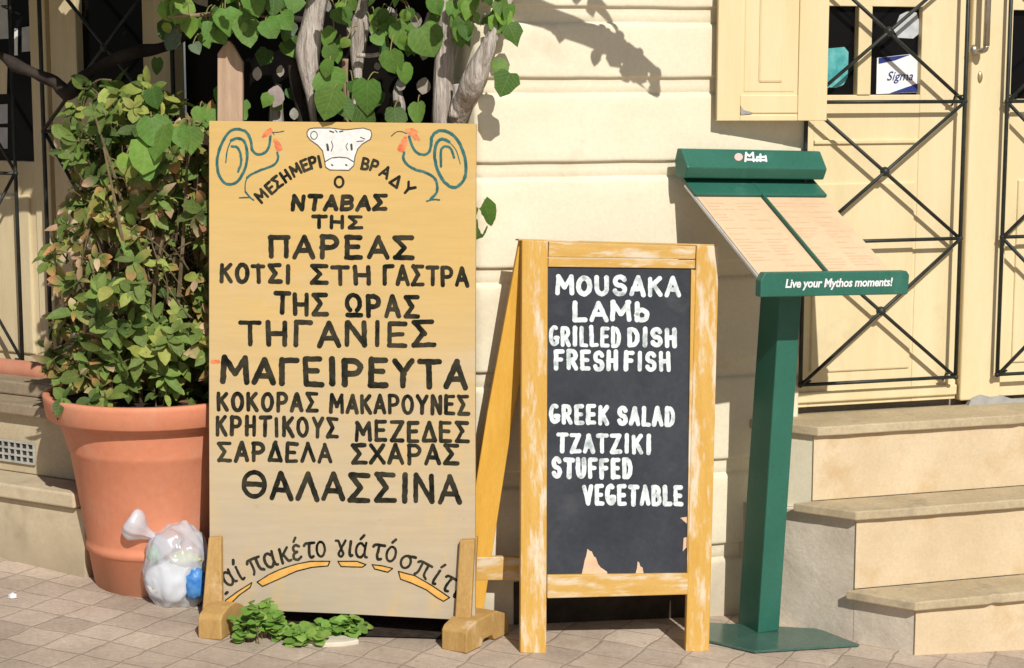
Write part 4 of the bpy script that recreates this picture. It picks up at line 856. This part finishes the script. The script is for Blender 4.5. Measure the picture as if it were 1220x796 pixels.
for q in (((693, 684), (695, 676), (696.5, 668), (698.5, 662), (700, 654), (703, 656.5), (705, 657), (707.5, 663), (710, 664.5), (712.5, 672), (715.5, 676), (723, 681), (724, 684)), ((757, 684), (759, 677), (759.6, 669), (761.5, 670), (763, 675), (765.5, 676), (767, 684)), ((824, 615), (810.5, 617), (816, 622), (822, 627)), ((814.5, 641), (824, 638), (823, 652), (817, 653), (813.5, 657))):
    b = B(); poly(b, [PC.at(x, y, .0006) for x, y in q]); obj('bare_chip', b, M['chip'], slate)
# rear frame
apexL = PA.at(624, 287, -.024); rb = W.plane(.055).at(556, 750); PR = plane3(apexL, apexL + ah, rb)
legq = [PR.at(*p) for p in ((619, 286), (650, 288), (611, 500), (573, 748), (539, 748), (581, 490))]
span = aR - aL + ah * .0
bm = B(); prism(bm, legq, -PR.n * .020, .003); obj('rear_leg', bm, M['yellow_leg'], afr)
bm = B(); legr = [PR.at(*p) for p in ((831, 294), (857, 295), (845, 754), (819, 754))]; prism(bm, legr, -PR.n * .020, .003); obj('rear_leg', bm, M['yellow_leg'], afr)
r0, r1_ = PR.at(556, 664, .001), PR.at(552, 692, .001); bm = B(); prism(bm, [r0, PR.at(840, 662, .001), PR.at(840, 689, .001), r1_], -PR.n * .018, .003); obj('rear_rail', bm, M['yellow_rail'], afr)
bm = B(); h0 = PA.at(618, 286, -.018); prism(bm, [PA.at(618, 284.5, -.001), PA.at(857, 291.5, -.001), PA.at(857, 293.5, -.001), PA.at(618, 286.5, -.001)], -an * .05, .001); obj('top_cap', bm, M['yellow_rail'], afr)

# ================================================================== GREEN MENU STAND
SF = Frame(GROUND.at(903, 758), 25); ROLL = -.034; so_ = SF.o
std = thing('menu_stand', 'green metal menu stand with a slanted two page display', 'menu stand', so_)
ct = SF.side(927, 390, 0.0)
def colpt(x, back, z):                                       # leaning column: forward shift grows with height
    t = z / ct[2]; return SF.w(x, ct[1] * t - back * (1 - .10 * t), z)
zt = 1.10; cw = .076; cdp = .118
bm = B(); hexa(bm, [colpt(0, 0, .008), colpt(cw, 0, .008), colpt(cw, 0, zt), colpt(0, 0, zt), colpt(0, cdp, .008), colpt(cw, cdp, .008), colpt(cw, cdp, zt), colpt(0, cdp, zt)], .004); obj('column', bm, M['green'], std)
tilt = V((GSL, 0, 1))
pb = [GROUND.at(*p) for p in ((899, 779.5), (1024, 771.5))]; pf, prt = pb; back = -SF.n * .20; lft = (pf - prt).normalized() * .10
pl_ = [pf, prt, prt + SF.u * -.03 - SF.n * .17, so_ + SF.u * -.16 - SF.n * .17, GROUND.at(838, 765.5)]
for p in pl_: p.z = gz(p.x) + .0105
bm = B(); prism(bm, pl_, V((0, 0, -.0075)), .0015); obj('base_plate', bm, M['plate'], std)
# display: local axes of the sloping panel
cx = .056; hwid = .232; D0, D1 = -.165, .245
zlip = SF.zz(1000, 330, D1); ztop = SF.zz(900, 222, D0)
pa = V((D1 - D0, zlip - ztop)); 
def dp(x, t, up=0.0):                                        # x across, t 0 at top .. 1 at lip, up = out of the panel
    d = D0 + (D1 - D0) * t; z = ztop + (zlip - ztop) * t; ln = pa.length; nd, nz_ = -pa.y / ln, pa.x / ln
    return SF.w(cx + x, d + nd * up, z + nz_ * up + ROLL * x)
def dbox(bm, x0, x1, t0, t1, u0, u1, bev=.002):
    hexa(bm, [dp(x0, t1, u0), dp(x1, t1, u0), dp(x1, t1, u1), dp(x0, t1, u1), dp(x0, t0, u0), dp(x1, t0, u0), dp(x1, t0, u1), dp(x0, t0, u1)], bev)
bm = B(); dbox(bm, -hwid, hwid, -.02, 1.0, -.009, 0); tray = obj('tray', bm, M['alu'], std)
bm = B(); dbox(bm, -hwid, hwid, -.06, .13, .0005, .012, .003); obj('top_band', bm, M['green'], std)
bm = B(); dbox(bm, -.0035, .0035, -.04, 1.0, .0008, .0135, .001); obj('divider', bm, M['green'], std)
random.seed(17)
for s0, s1 in ((-hwid + .005, -.006), (.006, hwid - .005)):
    bm = B(); dbox(bm, s0, s1, .135, .99, .001, .003, .0005); pg = obj('menu_page', bm, M['menu'], std)
    bm = B(); t = .20
    while t < .93:
        for c in range(2):
            wdt = (s1 - s0) / 2 - .016; x0 = s0 + .012 + c * (wdt + .008); ww = wdt * random.uniform(.35, .95)
            if random.random() < .85: poly(bm, [dp(x0, t, .0036), dp(x0 + ww, t, .0036), dp(x0 + ww, t + .011, .0036), dp(x0, t + .011, .0036)])
        t += random.choice((.030, .030, .034, .060))
    obj('print', bm, M['menutext'], pg)
def beam(bm, sec, x0, x1, bev=.003):                         # hex section (forward, up) swept across
    prism(bm, [SF.w(cx + x0, d, z + ROLL * x0) for d, z in sec], (SF.u + V((0, 0, ROLL))) * (x1 - x0), bev)
bm = B(); zc = SF.zz(900, 205, D0 + .01)
capsec = [(D0 - .028, zc - .01), (D0 - .034, zc + .03), (D0 - .02, zc + .066), (D0 + .005, zc + .066), (D0 + .044, zc + .013), (D0 + .026, zc - .020), (D0 - .02, zc - .020)]
beam(bm, capsec, -hwid - .020, hwid + .008, .004); cap_ = obj('cap', bm, M['green'], std)
# small emblem and letters on the cap's sloping face
ca, cb_ = SF.w(cx, D0 + .005, zc + .066), SF.w(cx, D0 + .044, zc + .013); cn = (SF.u + V((0, 0, ROLL))).cross(cb_ - ca).normalized()
if cn.dot(CAM - ca) < 0: cn = -cn
PK2 = Plane(ca, cn)
b = B(); poly(b, [PK2.at(*p, .0008) for p in arc(880, 187, 5, 4.6, 0, 340, 12)]); obj('emblem', b, M['pink'], cap_)
b = B()
for i, st_ in enumerate(([(888, 192), (889, 182)], [(889, 183), (893, 186)], [(893, 186), (897, 182)], [(897, 182), (898, 192)], [(902, 187), (902, 192)], [(906, 184), (906, 192)], [(904, 187), (910, 187)], [(912, 186), (913, 192)], [(889, 190), (913, 191)])): ribbon(b, st_, 2.4, PK2, .0008 + i * 5e-5, .2)
obj('lettering', b, M['white'], cap_)
zl0, zl1 = SF.zz(1000, 352, D1 + .02), SF.zz(1000, 323.5, D1 + .02)
bm = B(); lw = lambda x, z: SF.w(cx + x, D1 + .02, z + ROLL * x); prism(bm, [lw(-hwid - .008, zl0), lw(hwid + .030, zl0), lw(hwid + .034, zl1 - .012), lw(hwid + .024, zl1), lw(-hwid + .006, zl1), lw(-hwid - .008, zl1 - .022)] if True else [SF.w(cx - hwid - .008, D1 + .02, zl0), SF.w(cx + hwid + .034, D1 + .02, zl0), SF.w(cx + hwid + .040, D1 + .02, zl1 - .012), SF.w(cx + hwid + .028, D1 + .02, zl1), SF.w(cx - hwid + .006, D1 + .02, zl1), SF.w(cx - hwid - .008, D1 + .02, zl1 - .022)], -SF.n * .028, .003); lip = obj('lip', bm, M['green'], std)
b = B(); textmesh(b, 'Live your Mythos moments!', .0335, SF.w(cx + .022, D1 + .0212, (zl0 + zl1) / 2 + .001), SF.u + V((0, 0, ROLL)), V((0, 0, 1)), .16, .0010, .96); obj('lettering', b, M['white'], lip)

# ================================================================== BAG, WEEDS, SMALL THINGS
bc = GROUND.at(205, 728) + V((0, .085, 0)); bc.z = gz(bc.x)
bag = thing('plastic_bag', 'clear knotted plastic bag of rubbish leaning by the terracotta pot', 'bag', bc)
def lump(bm, c, rx, ry, rz, wob, fr, flat=.25, sub=4, seed=0, crease=0.0):
    t = B(); bmesh.ops.create_icosphere(t, subdivisions=sub, radius=1)
    for v in t.verts:
        n = MN.noise(v.co * fr + V((seed, 0, 0))) * wob + MN.noise(v.co * fr * 2.7 + V((seed, 5, 0))) * wob * .45
        if crease: n += crease * (.3 - abs(MN.noise(v.co * 2.6 + V((seed, 9, 1)))) * 1.6 - abs(MN.noise(v.co * 5.5 + V((3, seed, 1)))) * .9)
        q = v.co * (1 + n); q = V((q.x * rx, q.y * ry, q.z * rz))
        if q.z < -rz * (1 - flat): q.z = -rz * (1 - flat) + (q.z + rz * (1 - flat)) * .1
        v.co = V(c) + q
    merge(bm, t)
bm = B(); cB = bc + V((0, 0, .105))
lump(bm, cB + V((0, 0, .008)), .108, .092, .136, .12, 1.7, .15, 5, 3, .05)
kb = cB + V((-.055, 0, .085))
rtube(bm, [kb + V((.03, 0, -.03)), kb + V((-.005, 0, .012)), kb + V((-.03, -.005, .030)), kb + V((-.06, -.01, .050)), kb + V((-.085, -.012, .062)), kb + V((-.092, -.012, .066))], [.045, .020, .020, .038, .034, .010], 8, 24, .9)
obj('film', bm, M['film'], bag, smooth=True)
bm = B(); lump(bm, bc + V((-.004, -.004, .074)), .092, .078, .066, .04, 1.5, .12, 5, 8, .02); tag(obj('white_bundle', bm, M['bundle'], None, smooth=True, at=bc + V((-.01, 0, 0))), 'bulging white bundle at the bottom of the clear plastic bag', 'rubbish')
bm = B(); lump(bm, bc + V((.066, -.062, .078)), .036, .028, .050, .25, 2.6, .1, 3, 4); tag(obj('blue_wrapper', bm, M['blue'], None, smooth=True, at=bc + V((.05, -.04, .02))), 'crumpled blue wrapper inside the clear plastic bag', 'wrapper')
bm = B(); lump(bm, bc + V((.038, -.040, .152)), .044, .024, .022, .3, 2.4, .1, 3, 6); tag(obj('yellow_wrapper', bm, M['lime'], None, smooth=True, at=bc + V((.03, -.03, .14))), 'yellow green wrapper near the top of the clear plastic bag', 'wrapper')
bm = B(); lump(bm, bc + V((-.060, -.030, .160)), .020, .022, .026, .3, 2.4, .1, 3, 9); tag(obj('mint_wrapper', bm, M['mint'], None, smooth=True, at=bc + V((-.06, -.03, .14))), 'pale mint wrapper under the knot of the clear plastic bag', 'wrapper')

wd0 = GROUND.at(355, 764)
weed = thing('weed_clump', 'low bright green weeds growing under the yellow sign board', 'weeds', wd0)
bm, lay = leafbm(); sbm = B(); random.seed(9)
for i in range(75):
    px = random.uniform(284, 432); yb = 760 + (px - 284) * .03 + random.uniform(-7, 7) if px < 380 else 758 + random.uniform(-5, 3)
    g = GROUND.at(px, yb); hh = random.uniform(.025, .085) * (1.0 - .3 * (px > 350))
    if 298 < px < 325: hh = random.uniform(.06, .15)
    if 345 < px < 372: hh *= .65
    tp = g + V((random.uniform(-.015, .015), random.uniform(-.02, .01), hh)); rtube(sbm, [g - V((0, 0, .01)), g.lerp(tp, .5) + rv(.004), tp], [.0018, .0015, .001], 3, 5, 0)
    for k in range(8):
        a = random.uniform(0, 2 * pi); q = g.lerp(tp, random.uniform(.45, 1.0)); d = V((cos(a), sin(a), random.uniform(-.2, .6)))
        leaf(bm, lay, q, d, V((0, -.35, 1)) + rv(.35), random.uniform(.020, .040), OVAL, vary((.20, .37, .065) if random.random() < .7 else (.30, .46, .10)), None, .2, .25, random.uniform(1.3, 1.8))
obj('foliage', bm, M['leaf'], weed); obj('stem', sbm, M['stem'], weed)
bm = B(); prism(bm, [GROUND.at(*p) + V((0, 0, .012)) for p in ((366, 768), (385, 771), (410, 770), (428, 767), (424, 762), (400, 761), (372, 763))], V((0, 0, -.03)), .004)
tag(obj('broken_stone', bm, M['pale_stone'], None, at=GROUND.at(400, 766)), 'flat pale broken stone lying in front of the weeds', 'stone')
bm = B(); lump(bm, GROUND.at(15, 713) + V((0, 0, .007)), .014, .011, .009, .4, 2.5, .2, 3, 2)
tag(obj('paper_scrap', bm, M['white'], None, smooth=True, at=GROUND.at(15, 713)), 'tiny crumpled white scrap lying on the pavers', 'litter')

for o in SC.objects:
    if '_o' in o: del o['_o']
